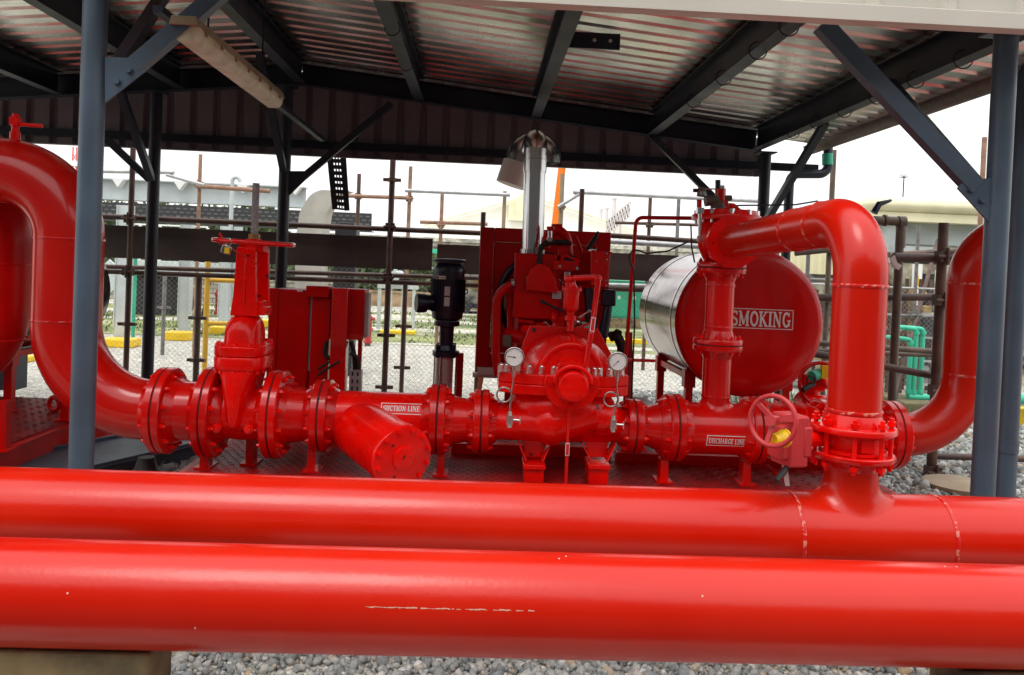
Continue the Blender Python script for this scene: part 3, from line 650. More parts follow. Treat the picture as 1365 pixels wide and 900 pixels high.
# cap screws along the split
for px in (669, 676, 690, 706, 722, 738, 768, 782, 792, 799, 812, 822, 829):
    x = PY(px, 490, YL-.19).x; yy = YL-.205 if abs(x-xc) < .25 else YL-.17
    q = MB(); q.cyl((x, yy, zt0), (x, yy, zt0+.012), .024, n=20); q.cyl((x, yy, zt0+.012), (x, yy, zt0+.044), .020, n=6); q.ball((x, yy, zt0+.042), .018, .018, .013, 12, 6); part(q, 'cap_nut', 'nut', pu, label='bright plated nut')
# bearing housing
bc = V((PY(763, 514, YL-.34).x, YL-.24, PY(763, 514, YL-.34).z))
b = MB()
vs = [(bc.x-.165, 0, bc.z+.015), (bc.x-.15, 0, bc.z+.055), (bc.x-.10, 0, bc.z+.05), (bc.x-.08, 0, bc.z+.13), (bc.x+.08, 0, bc.z+.13), (bc.x+.10, 0, bc.z+.05), (bc.x+.15, 0, bc.z+.055), (bc.x+.165, 0, bc.z+.015)]
for i in range(1, 16): a = -math.pi*i/16; vs.append((bc.x+.16*math.cos(a), 0, bc.z+.01+.165*math.sin(a)))
b.prism([(p[0], YL-.31, p[2]) for p in vs], (0, .10, 0)); part(b, 'bearing_bracket', 'redcast', pu, bevel=.006)
b = MB(); b.lathe((bc.x, YL-.27, bc.z), (0, -1, 0), [(0, .10), (.06, .098), (.065, .09), (.13, .088), (.14, .082), (.142, .078)], 48)
part(b, 'bearing_cover', 'redcast', pu)
b = MB(); b.tube([(bc.x-.10, YL-.36, bc.z+.02)]+[(bc.x+.105*math.cos(a), YL-.36, bc.z+.02+.095*math.sin(a)) for a in [R_(180-15*i) for i in range(13)]], .014, 10); b.box((bc.x, YL-.32, bc.z+.125), (.15, .10, .02)); part(b, 'bearing_guard', 'orangep', pu) if False else part(b, 'bearing_guard', 'redcast', pu)
bolts(pu, (bc.x, YL-.36, bc.z), (0, 1, 0), .074, 4, .10, .010, mir=False)
for dx, dz in ((-.125, .015), (.125, .015), (0, -.125)):
    q = MB(); q.cyl((bc.x+dx, YL-.31, bc.z+dz), (bc.x+dx, YL-.325, bc.z+dz), .02, n=16); q.cyl((bc.x+dx, YL-.325, bc.z+dz), (bc.x+dx, YL-.34, bc.z+dz), .013, n=6); part(q, 'bolt', 'redcast', pu)
# feet with gusset sides
for px in (712, 798):
    x = PY(px, 620, YL-.12).x; zf = PY(px, 612, YL-.12).z; zf2 = PY(px, 618, YL-.12).z; b = MB()
    b.box((x, YL-.05, zf2-.014), (.135, .22, .028)); b.b2((x-.06, YL-.14, .3), (x+.06, YL+.04, zf2-.03))
    b.prism([(x-.055, YL-.03, zf-.01), (x+.055, YL-.03, zf-.01), (x+.075, YL-.03, ZL-.08), (x-.075, YL-.03, ZL-.08)], (0, .02, 0))
    for s_ in (-1, 1): b.prism([(x+s_*.045, YL-.14, zf-.012), (x+s_*.055, YL-.14, zf-.012), (x+s_*.108, YL-.10, ZL-.10), (x+s_*.098, YL-.10, ZL-.10)], (0, .12, 0))
    part(b, 'pump_foot', 'redcast', pu, bevel=.003)
# drain pipe under the pump and vent pipe above, with tiny red stickers
x = PY(756, 600, YL-.3).x; b = MB(); b.cyl((x, YL-.3, .30), (x, YL-.3, bc.z-.14), .0105, n=12); part(b, 'drain_pipe', 'red', pu)
b = MB(); b.b2((x-.012, YL-.3135, PY(756, 607, YL-.3).z), (x+.012, YL-.3115, PY(756, 590, YL-.3).z)); part(b, 'sticker', 'white', pu)
b = MB(); b.b2((x-.009, YL-.3155, PY(756, 606, YL-.3).z), (x+.009, YL-.3138, PY(756, 591, YL-.3).z)); part(b, 'sticker_face', 'red', pu)
pts = [PY(757, 388, YL-.05), PY(757, 371, YL-.05), PY(797, 370, YL-.05), PY(797, 378, YL-.08), PY(788, 445, YL-.27), PY(777, 508, YL-.27), PY(776, 540, YL-.27)]
b = MB(); b.tube(fillet(pts, .018, 5), .017, 16)
for p in (pts[2]+V((0, 0, -.01)), pts[1]+V((0, 0, -.005))): b.ball(p, .026, .026, .026, 14, 8)
part(b, 'vent_pipe', 'red', pu)
pa, pb = pts[4]+(pts[3]-pts[4])*.05+V((0, -.019, 0)), pts[4]+(pts[3]-pts[4])*.32+V((0, -.019, 0))
b = MB(); b.beam(pa, pb, .026, .001, (0, 1, 0)); part(b, 'sticker', 'white', pu)
b = MB(); b.beam(pa+(pb-pa)*.06+V((0, -.0015, 0)), pb-(pb-pa)*.06+V((0, -.0015, 0)), .019, .001, (0, 1, 0)); part(b, 'sticker_face', 'red', pu)
# air release valve
av = thing('air_release_valve', 'small red cup shaped air valve standing on top of the pump dome', 'valve', PY(760, 437, YL-.02))
q = PY(760, 437, YL-.02); h = lambda py: PY(760, py, YL-.02).z - q.z
b = MB(); b.lathe(q, (0, 0, 1), [(-.02, .02), (h(428), .022), (h(427), .036), (h(421), .036), (h(420), .02), (h(416), .024), (h(413), .042), (h(411), .047), (h(388), .050), (h(387.6), .062), (h(384), .062), (h(383.7), .04), (h(378), .022), (h(374), .02)], 28)
for s_ in (-1, 1): b.cyl(q+V((s_*.052, 0, h(389))), q+V((s_*.052, 0, h(381))), .008, n=8)
part(b, 'valve_body', 'red', av)
# gauges on pigtails
def gauge(px, py, pr, label, ang, vx):
    g0 = PY(px, py, YL-.32); t = thing('pressure_gauge', label, 'gauge', g0, 'pressure gauges on the pump')
    a = (CAM-g0); a.z = 0; a = V((a.x*.35, a.y, .05)).normalized(); r = pr*(YL-.32)/1050
    b = MB(); b.lathe(g0-a*.022, a, [(0, r*.93), (.003, r*.97), (.020, r*.97), (.022, r), (.032, r), (.034, r*.95), (.034, r*.86), (.028, r*.85)], 40); part(b, 'bezel', 'steel', t)
    b = MB(); b.cyl(g0+a*.0065, g0+a*.0085, r*.87, n=40); part(b, 'dial', 'dial', t)
    x, y, _ = frame(a); b = MB(); c = g0+a*.0095
    for i in range(21):
        q = R_(-45+13.5*i); d = x*math.cos(q)+y*math.sin(q); ln = .14 if i % 4 == 0 else .07
        b.beam(c+d*r*.76, c+d*r*(.76-ln), r*.022, .0004, a)
    part(b, 'dial_marks', 'ink', t)
    b = MB(); d = x*math.cos(R_(ang))+y*math.sin(R_(ang)); b.beam(c+a*.0015-d*r*.18, c+a*.0015+d*r*.66, r*.045, .0008, a); b.cyl(c+a*.001, c+a*.003, r*.08, n=14); part(b, 'needle', 'ink', t)
    zb = g0.z-r; b = MB(); b.cyl((g0.x, g0.y, zb+.004), (g0.x, g0.y, zb-.02), .010, n=14); b.cyl((g0.x, g0.y, zb-.018), (g0.x, g0.y, zb-.045), .013, n=6); b.cyl((g0.x, g0.y, zb-.045), (g0.x, g0.y, zb-.06), .010, n=6); part(b, 'fitting', 'steel', t)
    lc = V((g0.x+vx, g0.y, PY(px, py+51, YL-.32).z)); lr = .042; zv = PY(px, py+77, YL-.32).z
    sx = 1 if vx < 0 else -1
    pts = [V((g0.x, g0.y, zb-.055))]
    for i in range(31):
        q = R_(20+ -13.5*i*1.0); pts.append(lc + V((sx*lr*math.cos(q), .010*math.sin(R_(i*6))*1.0 - .008+i*.0006, lr*math.sin(q))))
    pts.append(V((g0.x-.02*sx*0-.012, g0.y, zv+.03)))
    pts = [pts[0], pts[0]+V((0, 0, -.04))] + pts[1:] + [V((g0.x-.012, g0.y, zv+.01))]
    b = MB(); b.tube(pts, .0055, 10); part(b, 'siphon_tube', 'steel', t)
    vb = V((g0.x-.012, g0.y, zv-.03)); b = MB(); b.box(vb, (.036, .034, .055)); b.cyl(vb+V((0, 0, .025)), vb+V((0, 0, .05)), .012, n=6); b.cyl(vb-V((0, 0, .025)), vb-V((0, 0, .045)), .013, n=6); b.cyl(vb-V((0, 0, .03)), vb+V((0, .16, -.04)), .009, n=8)
    b.cyl(vb+V((.015, 0, 0)), vb+V((.06, -.01, 0)), .008, n=10); b.cyl(vb+V((.06, -.01, -.022)), vb+V((.06, -.01, .022)), .004, n=8); part(b, 'needle_valve', 'nut', t)
gauge(685.5, 476, 13.4, 'round white pressure gauge on a pigtail at the left of the pump', 175, -.05)
gauge(823.5, 482, 13.2, 'round white pressure gauge on a pigtail at the right of the pump', 225, -.03)
# discharge side
r3 = thing('pipe_reducer', 'red cone reducer widening right of the pump outlet', 'pipe', P0((x7+x8)/2))
pair(pu, r3, P0(x7), X1, .168, .108, .11, 8); pipeseg(r3, x7+.01, x8-.01, .115, rD)
dt = thing('discharge_tee', 'red flanged tee pipe lettered DISCHARGE LINE with a vertical branch', 'pipe', P0((x8+x9)/2, -.25))
pair(r3, dt, P0(x8), X1, .208, rD, rD, 12); pipeseg(dt, x8+.01, x9-.01, rD, name='pipe_run')
post(dt, LX(886), .05, 0, -.2)
xv = PY(955, 500, YL).x; rV = .087
zA, zB = zat(459, 955), zat(357, 955)
b = MB()
vs = []; n = 48; m = 10
for k in range(m+1):
    q = math.pi/2*k/m; fl = .035; rad = rV+fl*(1-math.sin(q))
    for i in range(n):
        a = 2*math.pi*i/n; y2 = min(rad, rD*.97)*math.sin(a); vs.append((xv+rad*math.cos(a), YL+y2, ZL+math.sqrt(rD**2-min(rD*.97, rad)**2*math.sin(a)**2)-.002+fl*(1-math.cos(q))))
for i in range(n): a = 2*math.pi*i/n; vs.append((xv+rV*math.cos(a), YL+rV*math.sin(a), zA-.03))
b.add(vs, [(k*n+i, k*n+(i+1) % n, (k+1)*n+(i+1) % n, (k+1)*n+i) for k in range(m+1) for i in range(n)])
part(b, 'branch', 'red', dt, ang=80)
weld(dt, (xv, YL, ZL+rD+.045), (0, 0, 1), rV, 'red')
fn = cylmap(LX(959), ZL-.045, rD, YL)
b = MB(); writing(b, 'DISCHARGE LINE', .034, fn, .222); border(b, .243, .066, .0045, fn); part(b, 'lettering', 'white', dt, sm=False)
vsp = thing('spool_piece', 'vertical red flanged pipe in front of the tank below the relief valve', 'pipe', (xv, YL, zA))
Z1 = V((0, 0, 1))
pair(dt, vsp, (xv, YL, zA), Z1, .152, rV, rV, 8, .034, .013)
b = MB(); b.cyl((xv, YL, zA+.01), (xv, YL, zB-.01), rV, n=48); part(b, 'pipe_run', 'red', vsp)
weld(vsp, (xv, YL, zA+.11), Z1, rV, 'red'); weld(vsp, (xv, YL, zB-.11), Z1, rV, 'red')
rv = thing('relief_valve', 'red globe relief valve with plated nuts and a bronze pilot on top', 'valve', (xv, YL, zB))
pair(vsp, rv, (xv, YL, zB), Z1, .152, rV, rV, 8, .032, .013)
zT = zat(288, 958)
b = MB(); b.lathe((xv, YL, zB), Z1, [(.03, .10), (.07, .125), (.13, .15), (.20, .152), (zT-zB-.05, .14), (zT-zB-.03, .12)], 40)
yo = yv-.02; b.cyl((xr-.035, yo+.02, ZR-.01), (xv+.03, YL, ZR-.02), .12, .13, n=36)
part(b, 'valve_body', 'redcast', rv, ang=70)
b = MB(); b.lathe((xr-.035, yo, ZR-.01), (0, 1, 0), [(-.03, RR+.03), (-.028, .165), (.005, .165), (.006, .12)], 10); part(b, 'outlet_flange', 'redcast', rv)
b = MB(); b.lathe((xv+.015, YL, zT-.03), Z1, [(0, .205), (.003, .212), (.03, .212), (.033, .21), (.034, .20), (.062, .19), (.066, .10), (.11, .05)], 48); part(b, 'bonnet', 'redcast', rv)
for i in range(10):
    t = 2*math.pi*(i+.3)/10; c = V((xv+.015+.185*math.cos(t), YL+.185*math.sin(t), zT)); q = MB(); q.cyl(c-V((0, 0, .05)), c+V((0, 0, .02)), .010, n=8); q.cyl(c+V((0, 0, .0)), c+V((0, 0, .034)), .018, n=6); part(q, 'nut', 'nut', rv)
def q3(px, py, dy=0): return PY(px, py, YL-.05+dy)
b = MB(); b.tube([q3(957, 283), q3(957, 272)], .045, 20); b.tube([q3(940, 268), q3(956, 267), q3(973, 264)], [.035, .03, .018], 14); b.tube([q3(934, 262), q3(936, 250)], .026, 12); b.tube([q3(957, 272), q3(957, 262)], .03, 14); part(b, 'pilot_valve', 'brown', rv)
b = MB(); b.tube([q3(960, 268), q3(960, 252)], .032, 18); b.tube([q3(967, 285), q3(964, 264)], [.045, .02], 16); part(b, 'spring_housing', 'red', rv)
b = MB(); b.tube([q3(932, 277), q3(932, 266)], .016, 12); part(b, 'pilot_neck', 'red', rv)
for p_, q_, r__ in (((957, 252), (957, 240), .017), ((970, 264), (975, 264), .017), ((924, 254), (930, 254), .012)): b = MB(); b.tube([q3(*p_), q3(*q_)], r__, 8); part(b, 'adjuster', 'black', rv)
b = MB(); b.tube([q3(933, 320, -.12), q3(933, 285, -.12)], .0125, 12); b.box(q3(933, 281, -.12), (.04, .04, .035)); b.box(q3(933, 318, -.12), (.032, .03, .03)); b.box(q3(961, 250), (.03, .05, .022)); b.box(q3(936, 258), (.04, .05, .02)); b.tube([q3(967, 270), q3(967, 252), q3(936, 252)], .005, 8)
part(b, 'pilot_tubing', 'nut', rv)
b = MB(); b.tube([q3(921, 300), q3(922, 330), q3(926, 350)], .005, 8); b.tube(fillet([q3(966, 268), q3(975, 275), q3(985, 274), q3(1060, 273), q3(1090, 268)], .05), .005, 8); part(b, 'impulse_line', 'rubber', rv)
# line beyond the tee
x10 = LX(1184)
bv2 = thing('check_valve', 'red ribbed valve in the line half hidden behind the pink handwheel', 'valve', P0(LX(1040), -.2))
pair(dt, bv2, P0(x9), X1, .21, rD, .13, 12); b = MB(); xe = LX(1098)
b.lathe(P0(x9), X1, [(.04, .13), (.12, .15), (.22, .155), (xe-x9-.12, .15), (xe-x9-.04, .13)], 48)
for i in range(4): b.box(P0(x9+.12+.075*i, 0, 0), (.012, .34, .34))
part(b, 'valve_body', 'redcast', bv2); post(bv2, LX(995), .05, 0, -.2)
de = thing('discharge_bend', 'red pipe sweeping up in a wide bend at the right behind the grey posts', 'pipe', P0(x10))
pair(bv2, de, P0(xe), X1, .21, .13, .132, 12)
b = MB(); b.cyl(P0(xe+.01), P0(x10-.01), .135, n=48); part(b, 'short_pipe', 'red', de)
for s_ in (-1, 1):
    fc = P0(x10+s_*.003); flange(de, fc, X1*s_, .215, .132)
gk = MB(); gk.cyl(P0(x10-.0025), P0(x10+.0025), .209, n=56); part(gk, 'gasket', 'gask', de); bolts(de, P0(x10), X1, .18, 12, .096)
xb = PY(1291, 420, YL).x; ztb = PY(1300, 320, YL).z; rE = .134
pth = fillet([(x10+.02, YL, ZL), (xb, YL, ZL), (xb, YL, ztb+.05), (xb+1.0, YL, ztb+.05), (xb+1.0, YL, .01)], [.40, .33, .33], 20)
b = MB(); b.tube(pth, rE, 64); part(b, 'pipe_run', 'pipe', de)
weld(de, (xb, YL, ZL+.40), Z1, rE, 'pipe'); weld(de, (xb, YL, ztb-.28), Z1, rE, 'pipe')
# gate valve behind the riser with tags
g2 = thing('globe_valve', 'small red valve with a ring handwheel and green and yellow tags right of the tank', 'valve', PY(1085, 560, 5.6))
hc = PY(1095, 512, 5.5); b = MB(); b.torus(hc, V((-.2, -1, .1)), .15, .013, 44, 10)
for i in range(3): t = R_(90+120*i); b.beam(hc+V((.14*math.cos(t), 0, .14*math.sin(t))), hc, .02, .014, (0, 1, 0))
part(b, 'handwheel', 'red', g2)
b = MB(); b.cyl(hc, hc+V((0, .3, 0)), .03, n=16); b.lathe(hc+V((-.03, .15, 0)), X1, [(0, .03), (.02, .07), (.10, .075), (.12, .06)], 20); b.lathe(PY(1085, 545, 5.6), X1, [(-.12, .10), (-.1, .12), (-.07, .12), (0, .10), (.1, .10), (.3, .1)], 30); b.cyl(hc+V((0, .2, 0)), PY(1085, 545, 5.6), .06, n=20); part(b, 'valve_body', 'redcast', g2)
b = MB(); b.cyl(PY(1082, 502, 5.45), PY(1093, 498, 5.5), .038, n=16); part(b, 'green_tag', 'green', g2)
b = MB(); b.box(PY(1100, 496, 5.46), (.06, .03, .09)); part(b, 'yellow_tag', 'yellow', g2)
b = MB(); b.tube([PY(1070, 520, 5.4), PY(1078, 515, 5.42), PY(1085, 512, 5.46)], [.018, .02, .014], 12); b.torus(PY(1081, 507, 5.42), (0, 1, .1), .03, .007, 20, 8); part(b, 'lever', 'rubber', g2)

# ================================================================== SKIDS
def skid(X0, X1s, Y0, Y1, label):
    t = thing('pump_skid', label, 'skid', ((X0+X1s)/2, (Y0+Y1)/2, 0), 'red steel pump skids')
    b = MB(); b.b2((X0+.01, Y0+.01, .285), (X1s-.01, Y1-.01, .30))
    n = 0
    for k, yy in enumerate(np.arange(Y0+.05, Y1, .05)):
        for j, xx in enumerate(np.arange(X0+.05+(k % 2)*.03, X1s, .06)):
            d = .011; s_ = 1 if (j+k) % 2 else -1
            b.add([(xx-d, yy-s_*d, .3003), (xx+d, yy+s_*d, .3003), (xx+d-.004, yy+s_*d+.005, .3035), (xx-d-.004, yy-s_*d+.005, .3035)], [(0, 1, 2, 3)])
    part(b, 'chequer_deck', 'deck', t, sm=False)
    for (p0, p1) in (((X0, Y0, .16), (X1s, Y0, .16)), ((X0, Y1, .16), (X1s, Y1, .16)), ((X0, Y0+.05, .16), (X0, Y1-.05, .16)), ((X1s, Y0+.05, .16), (X1s, Y1-.05, .16))):
        b = MB(); b.ibeam((p0[0], p0[1], .168), (p1[0], p1[1], .168), .24, .09, .012); part(b, 'skid_beam', 'dred', t)
    return t
XS0, XS1 = LX(258), LX(1180)
sk = skid(XS0, XS1, 4.5, 7.7, 'red chequer plate skid under the pump, engine and NO SMOKING tank')
b = MB(); c = PY(970, 632, 5.35); b.beam((LX(840), 5.35, .335), (XS1-.1, 5.35, .335), .08, .07); part(b, 'cross_channel', 'dred', sk)
b = MB(); b.beam((LX(600), 5.45, .34), (LX(835), 5.45, .34), .08, .075); part(b, 'cross_channel', 'dred', sk)
b = MB(); b.tube([PY(1022, 621, 5.0), PY(1048, 642, 4.8)], .012, 8); part(b, 'loose_rod', 'dred', sk)
sk2 = skid(-6.8, -3.08, 4.3, 7.0, 'red chequer plate skid at the far left under the second tank')
b = MB(); 
for dx in (-.75,):
    pass
# feet on the second skid
for px, py in ((4, 600), (88, 560)):
    c = PZ(px, py, .3); b = MB(); b.b2((c.x-.06, c.y-.06, .3), (c.x+.06, c.y+.06, .312)); b.b2((c.x-.03, c.y-.03, .312), (c.x+.03, c.y+.03, .62)); part(b, 'pipe_foot', 'dred', sk2)
c = PZ(72, 548, .3); b = MB(); b.torus((c.x, c.y, .36), (.3, 1, 0), .05, .02, 20, 8); part(b, 'lifting_eye', 'dred', sk2)
# second pipe leg at the far left edge
t = thing('vertical_pipe', 'dark red vertical pipe at the very left edge of the picture', 'pipe', (PY(-2, 450, 5.3).x, 5.3, 0))
xw = PY(-4, 420, 5.3).x; b = MB(); b.tube(fillet([(xw-1.2, 5.3, PY(0, 240, 5.3).z), (xw, 5.3, PY(0, 240, 5.3).z), (xw, 5.3, .78), (xw-1.2, 5.3, .78)], .42, 18), .195, 48); part(b, 'pipe_run', 'dred', t)
weld(t, (xw, 5.3, PY(10, 352, 5.3).z), Z1, .195, 'dred'); weld(t, (xw, 5.3, PY(10, 452, 5.3).z), Z1, .195, 'dred')
b = MB(); b.b2((xw-.9, 5.2, .3), (xw-.8, 5.4, .62)); part(b, 'pipe_foot', 'dred', t)
# grey cover channel on the gravel, left
b = MB(); cA = PZ(165, 612, .12); Rz = Matrix.Rotation(R_(-28), 3, 'Z')
b.box((cA.x-.1, cA.y+.35, .06), (.62, 1.5, .12), Rz); b.box((cA.x-.1, cA.y+.35, .125), (.70, 1.6, .01), Rz); b.box(V((cA.x-.1, cA.y+.35, .14))+Rz @ V((-.33, 0, 0)), (.03, 1.6, .03), Rz); b.box(V((cA.x-.1, cA.y+.35, .14))+Rz @ V((.33, 0, 0)), (.03, 1.6, .03), Rz)
solo(b, 'cable_trench_cover', 'blue', 'grey blue steel channel cover lying on the gravel by the left post', 'cover', sm=False, bevel=.004)
b = MB(); c = PY(196, 590, 5.1); b.lathe((c.x, c.y, .135), Z1, [(0, .10), (.06, .10), (.09, .07), (.16, .05)], 14); solo(b, 'rubber_boot', 'rubber', 'black rubber cable boot on the grey cover below the first flange', 'boot')

# ================================================================== TANKS
def tank(cx, cz, Y0, L, R, label, sign=None):
    t = thing('fuel_tank', label, 'tank', (cx, Y0+L/2, .3), 'fuel tanks on the skids')
    b = MB(); b.lathe((cx, Y0+.012, cz), (0, 1, 0), [(0, R-.004), (.002, R), (L*.5, R), (L-.002, R), (L, R-.02)], 96); part(b, 'barrel', 'shell', t, label='shiny metal wrapped barrel')
    b = MB(); b.lathe((cx, Y0, cz), (0, 1, 0), [(-.035, .05), (-.034, R*.4), (-.031, R*.75), (-.026, R*.90), (-.016, R*.965), (0, R+.004), (.035, R+.012), (.05, R+.012), (.052, R+.001)], 96); part(b, 'end_cap', 'red', t, ang=60) 
    for yy in (Y0+.25, Y0+L-.25):
        b = MB(); b.lathe((cx, yy-.02, cz), (0, 1, 0), [(0, R), (.001, R+.004), (.04, R+.004), (.041, R)], 96); part(b, 'strap', 'steel', t)
        for s_ in (-1, 1):
            x = cx+s_*.40; zz = cz-math.sqrt(R*R-.40**2); b = MB(); b.b2((x-.03, yy-.03, .30), (x+.03, yy+.03, zz+.02)); b.b2((x-.05, yy-.05, .30), (x+.05, yy+.05, .315)); b.b2((x-.045, yy-.045, zz-.14), (x+.045, yy+.045, zz-.0)); part(b, 'leg', 'dred', t)
    for s_ in (-1, 1):
        x = cx+s_*.40; zz = cz-math.sqrt(R*R-.40**2)-.05; b = MB(); b.b2((x-.022, Y0+.3, zz-.03), (x+.022, Y0+L-.3, zz+.02)); part(b, 'side_rail', 'dred', t)
    return t
TY, TR = 6.1, .575
tc = PY(1000, 431, TY)
t1 = tank(tc.x, tc.z, TY, 1.5, TR, 'fuel tank with dark red front lettered NO SMOKING and shiny metal barrel')
zoff = PY(1016, 425, TY).z; xoff = PY(997, 424, TY).x
def flat(xc_, zc_, Yf):
    def fn(u, v, n): return V((xc_+u, Yf-n, zc_+v))
    return fn
fn = flat(xoff, zoff, TY-.0362)
mt = MB(); plate2d(mt, .70, .163, fn, 0.0001, 1); part(mt, 'sign_panel', mat('sign_red', (.62, .006, .004), .4, spec=.2), t1)
fn2 = flat(xoff, zoff, TY-.0368); mt = MB(); writing(mt, 'NO SMOKING', .120, fn2, .65); border(mt, .685, .150, .006, fn2); part(mt, 'lettering', 'white', t1, sm=False)
t2 = tank(PY(64, 385, 7.6).x, PY(63, 385, 7.6).z, TY, 1.5, TR, 'second fuel tank half hidden behind the left U shaped pipe')
b = MB(); b.b2((-4.45, 7.3, .3), (-4.2, 7.5, .9)); part(b, 'pedestal', 'blue', t2)

# thin red pipe frame left of the tank
pf = thing('vent_line', 'thin red pipe frame standing between the pump and the tank', 'pipe', PZ(833, 560, .3))
b = MB(); b.tube(fillet([PY(832, 610, 5.5), PY(834, 480, 5.5), PY(848, 290, 5.5), PY(925, 291, 5.3)], [1, .05], 5), .0135, 10); part(b, 'tall_pipe', 'dred', pf)
b = MB(); b.tube([PY(836, 480, 5.5), PY(872, 481, 5.9)], .012, 10); b.ball(PY(834, 512, 5.5), .02, .02, .03, 10, 8); part(b, 'branch_pipe', 'dred', pf)
b = MB(); b.tube(fillet([PY(918, 322, 5.3), PY(890, 335, 5.4), PY(862, 338, 5.4), PY(830, 326, 5.4), PY(845, 360, 5.4), PY(846, 430, 5.4), PY(843, 500, 5.4), PY(841, 560, 5.4)], .05, 5), .006, 8); solo(b, 'cable', 'rubber', 'thin black cable looping down beside the thin red pipe frame', 'cable')
b = MB(); b.tube(fillet([PY(812, 450, 6.3), PY(822, 445, 6.3), PY(829, 462, 6.3), PY(829, 500, 6.3)], .05), .04, 14); b.tube([PY(820, 446, 6.3), PY(824, 448, 6.28)], .05, 14); solo(b, 'rubber_hose', 'rubber', 'thick dark hose curving down right of the pump dome', 'hose')
b = MB(); b.tube([PY(839, 560, 6.4), PY(838, 443, 6.4)], .03, 14); solo(b, 'standpipe', 'pinkred', 'faded pink red pipe stub beside the thick dark hose', 'pipe')
b = MB(); c = PY(852, 560, 5.6); b.lathe((c.x, 5.6, .3), Z1, [(0, .15), (.25, .15), (.36, .11), (.41, .04)], 30); solo(b, 'air_cleaner', 'galv', 'grey domed metal can behind the pump outlet flange', 'canister')

# ================================================================== ENGINE
en = thing('diesel_engine', 'dark red diesel engine with radiator box, guards, hoses and black filter behind the pump', 'engine', (xc, 6.0, .3))
def bx(p0, p1, Y, dep, name, m, parent=None, bevel=.006, label=None):
    a, c = PY(p0[0], p0[1], Y), PY(p1[0], p1[1], Y); b = MB(); b.b2((min(a.x, c.x), Y, min(a.z, c.z)), (max(a.x, c.x), Y+dep, max(a.z, c.z))); return part(b, name, m, parent or en, label, bevel=bevel)
YR = 6.75
a_, c_ = PY(639, 306, YR), PY(812, 488, YR)
X0, X2, Zb, Zt = PY(637, 400, YR).x, PY(811, 400, YR).x, PY(720, 492, YR).z, PY(720, 306, YR).z
b = MB(); b.b2((X0, YR, Zb), (X0+.12, YR+.5, Zt)); b.b2((X2-.12, YR, Zb), (X2, YR+.5, Zt)); b.b2((X0+.121, YR, Zt-.12), (X2-.121, YR+.5, Zt)); b.b2((X0+.121, YR, Zb), (X2-.121, YR+.5, Zb+.12)); b.b2((X0+.121, YR+.03, Zb+.121), (X2-.121, YR+.045, Zt-.121))
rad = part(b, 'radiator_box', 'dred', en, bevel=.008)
b = MB(); xcR = (X0+X2)/2; zcR = (Zb+Zt)/2; b.torus((xcR, YR+.02, zcR), (0, 1, 0), .38, .03, 48, 8)
for i in range(14): b.torus((xcR, YR+.02, zcR), (0, 1, 0), .04+.024*i, .003, 36, 5)
part(b, 'fan_guard', 'black', en)
b = MB(); b.b2((X0-.02, YR+.05, Zb-.10), (X0+.55, YR+.1, Zb-.06)); b.b2((X0+.02, YR, Zb-.065), (X2-.02, YR+.5, Zb-.002)); part(b, 'support_rail', 'white', en, label='white painted rail')
for xx in (X0+.3, X2-.3): 
    b = MB(); b.b2((xx-.03, YR+.2, .3), (xx+.03, YR+.3, Zb-.07)); part(b, 'radiator_leg', 'dred', en)
YE = 5.75
bx((687, 337), (744, 426), YE, .10, 'heat_shield', 'dred'); 
e0, e1 = PY(690, 425, YE+.12), PY(800, 560, YE+.12)
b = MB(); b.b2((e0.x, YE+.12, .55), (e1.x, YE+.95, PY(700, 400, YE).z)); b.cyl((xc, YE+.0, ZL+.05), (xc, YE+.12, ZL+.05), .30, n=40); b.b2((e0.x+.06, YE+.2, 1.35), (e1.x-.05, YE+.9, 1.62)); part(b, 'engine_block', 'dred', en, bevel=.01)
b = MB()
for i in range(6): b.cyl((e0.x+.10+.09*i, YE+.05, PY(700, 431, YE).z+.01*(i % 3)), (e0.x+.13+.09*i, YE+.12, PY(700, 438, YE).z), .022, n=10)
for i in range(4): b.beam(PY(690+25*i, 427+(i % 2)*5, YE), PY(712+25*i, 430+(i % 2)*6, YE+.04), .02, .022)
part(b, 'manifold', 'dred', en)
b = MB(); vs = []
g0 = PY(701, 387, YE-.05); g1 = PY(744, 391, YE-.05); cc = PY(718, 372, YE-.05)
poly = [g0, PY(702, 370, YE-.05), PY(708, 358, YE-.05), PY(717, 352, YE-.05), PY(726, 352, YE-.05), PY(734, 359, YE-.05), PY(740, 372, YE-.05), g1]
b.prism(poly, (0, .045, 0)); part(b, 'belt_guard', 'red', en, bevel=.005)
bx((738, 347), (771, 361), YE-.03, .05, 'bracket', 'red', bevel=.003); 
b = MB(); b.prism([PY(745, 332, YE), PY(757, 330, YE), PY(762, 358, YE), PY(741, 358, YE)], (0, .03, 0)); part(b, 'bracket', 'dred', en)
b = MB()
for px, py in ((746, 355), (769, 358)): c = PY(px, py, YE-.035); b.cyl(c, c+V((0, -.02, 0)), .012, n=6)
part(b, 'bracket_bolts', 'nut', en)
b = MB(); b.prism([PY(752, 341, YE-.02), PY(767, 341, YE-.02), PY(765, 352, YE-.02), PY(757, 353, YE-.02)], (0, .08, 0)); part(b, 'oil_cap', 'black', en)
b = MB(); c = PY(756, 367, YE-.02); b.cyl(c+V((0, 0, .025)), c-V((0, 0, .03)), .034, n=20); b.tube([PY(745, 373, YE), PY(752, 379, YE)], .006, 8); part(b, 'sensor', 'steel', en)
b = MB(); b.tube(fillet([PY(719, 352, YE), PY(720, 323, YE), PY(758, 323, YE)], .08), .021, 14); b.tube([PY(744, 322, YE-.02), PY(762, 325, YE-.02)], .016, 10); part(b, 'coolant_hose', 'rubber', en)
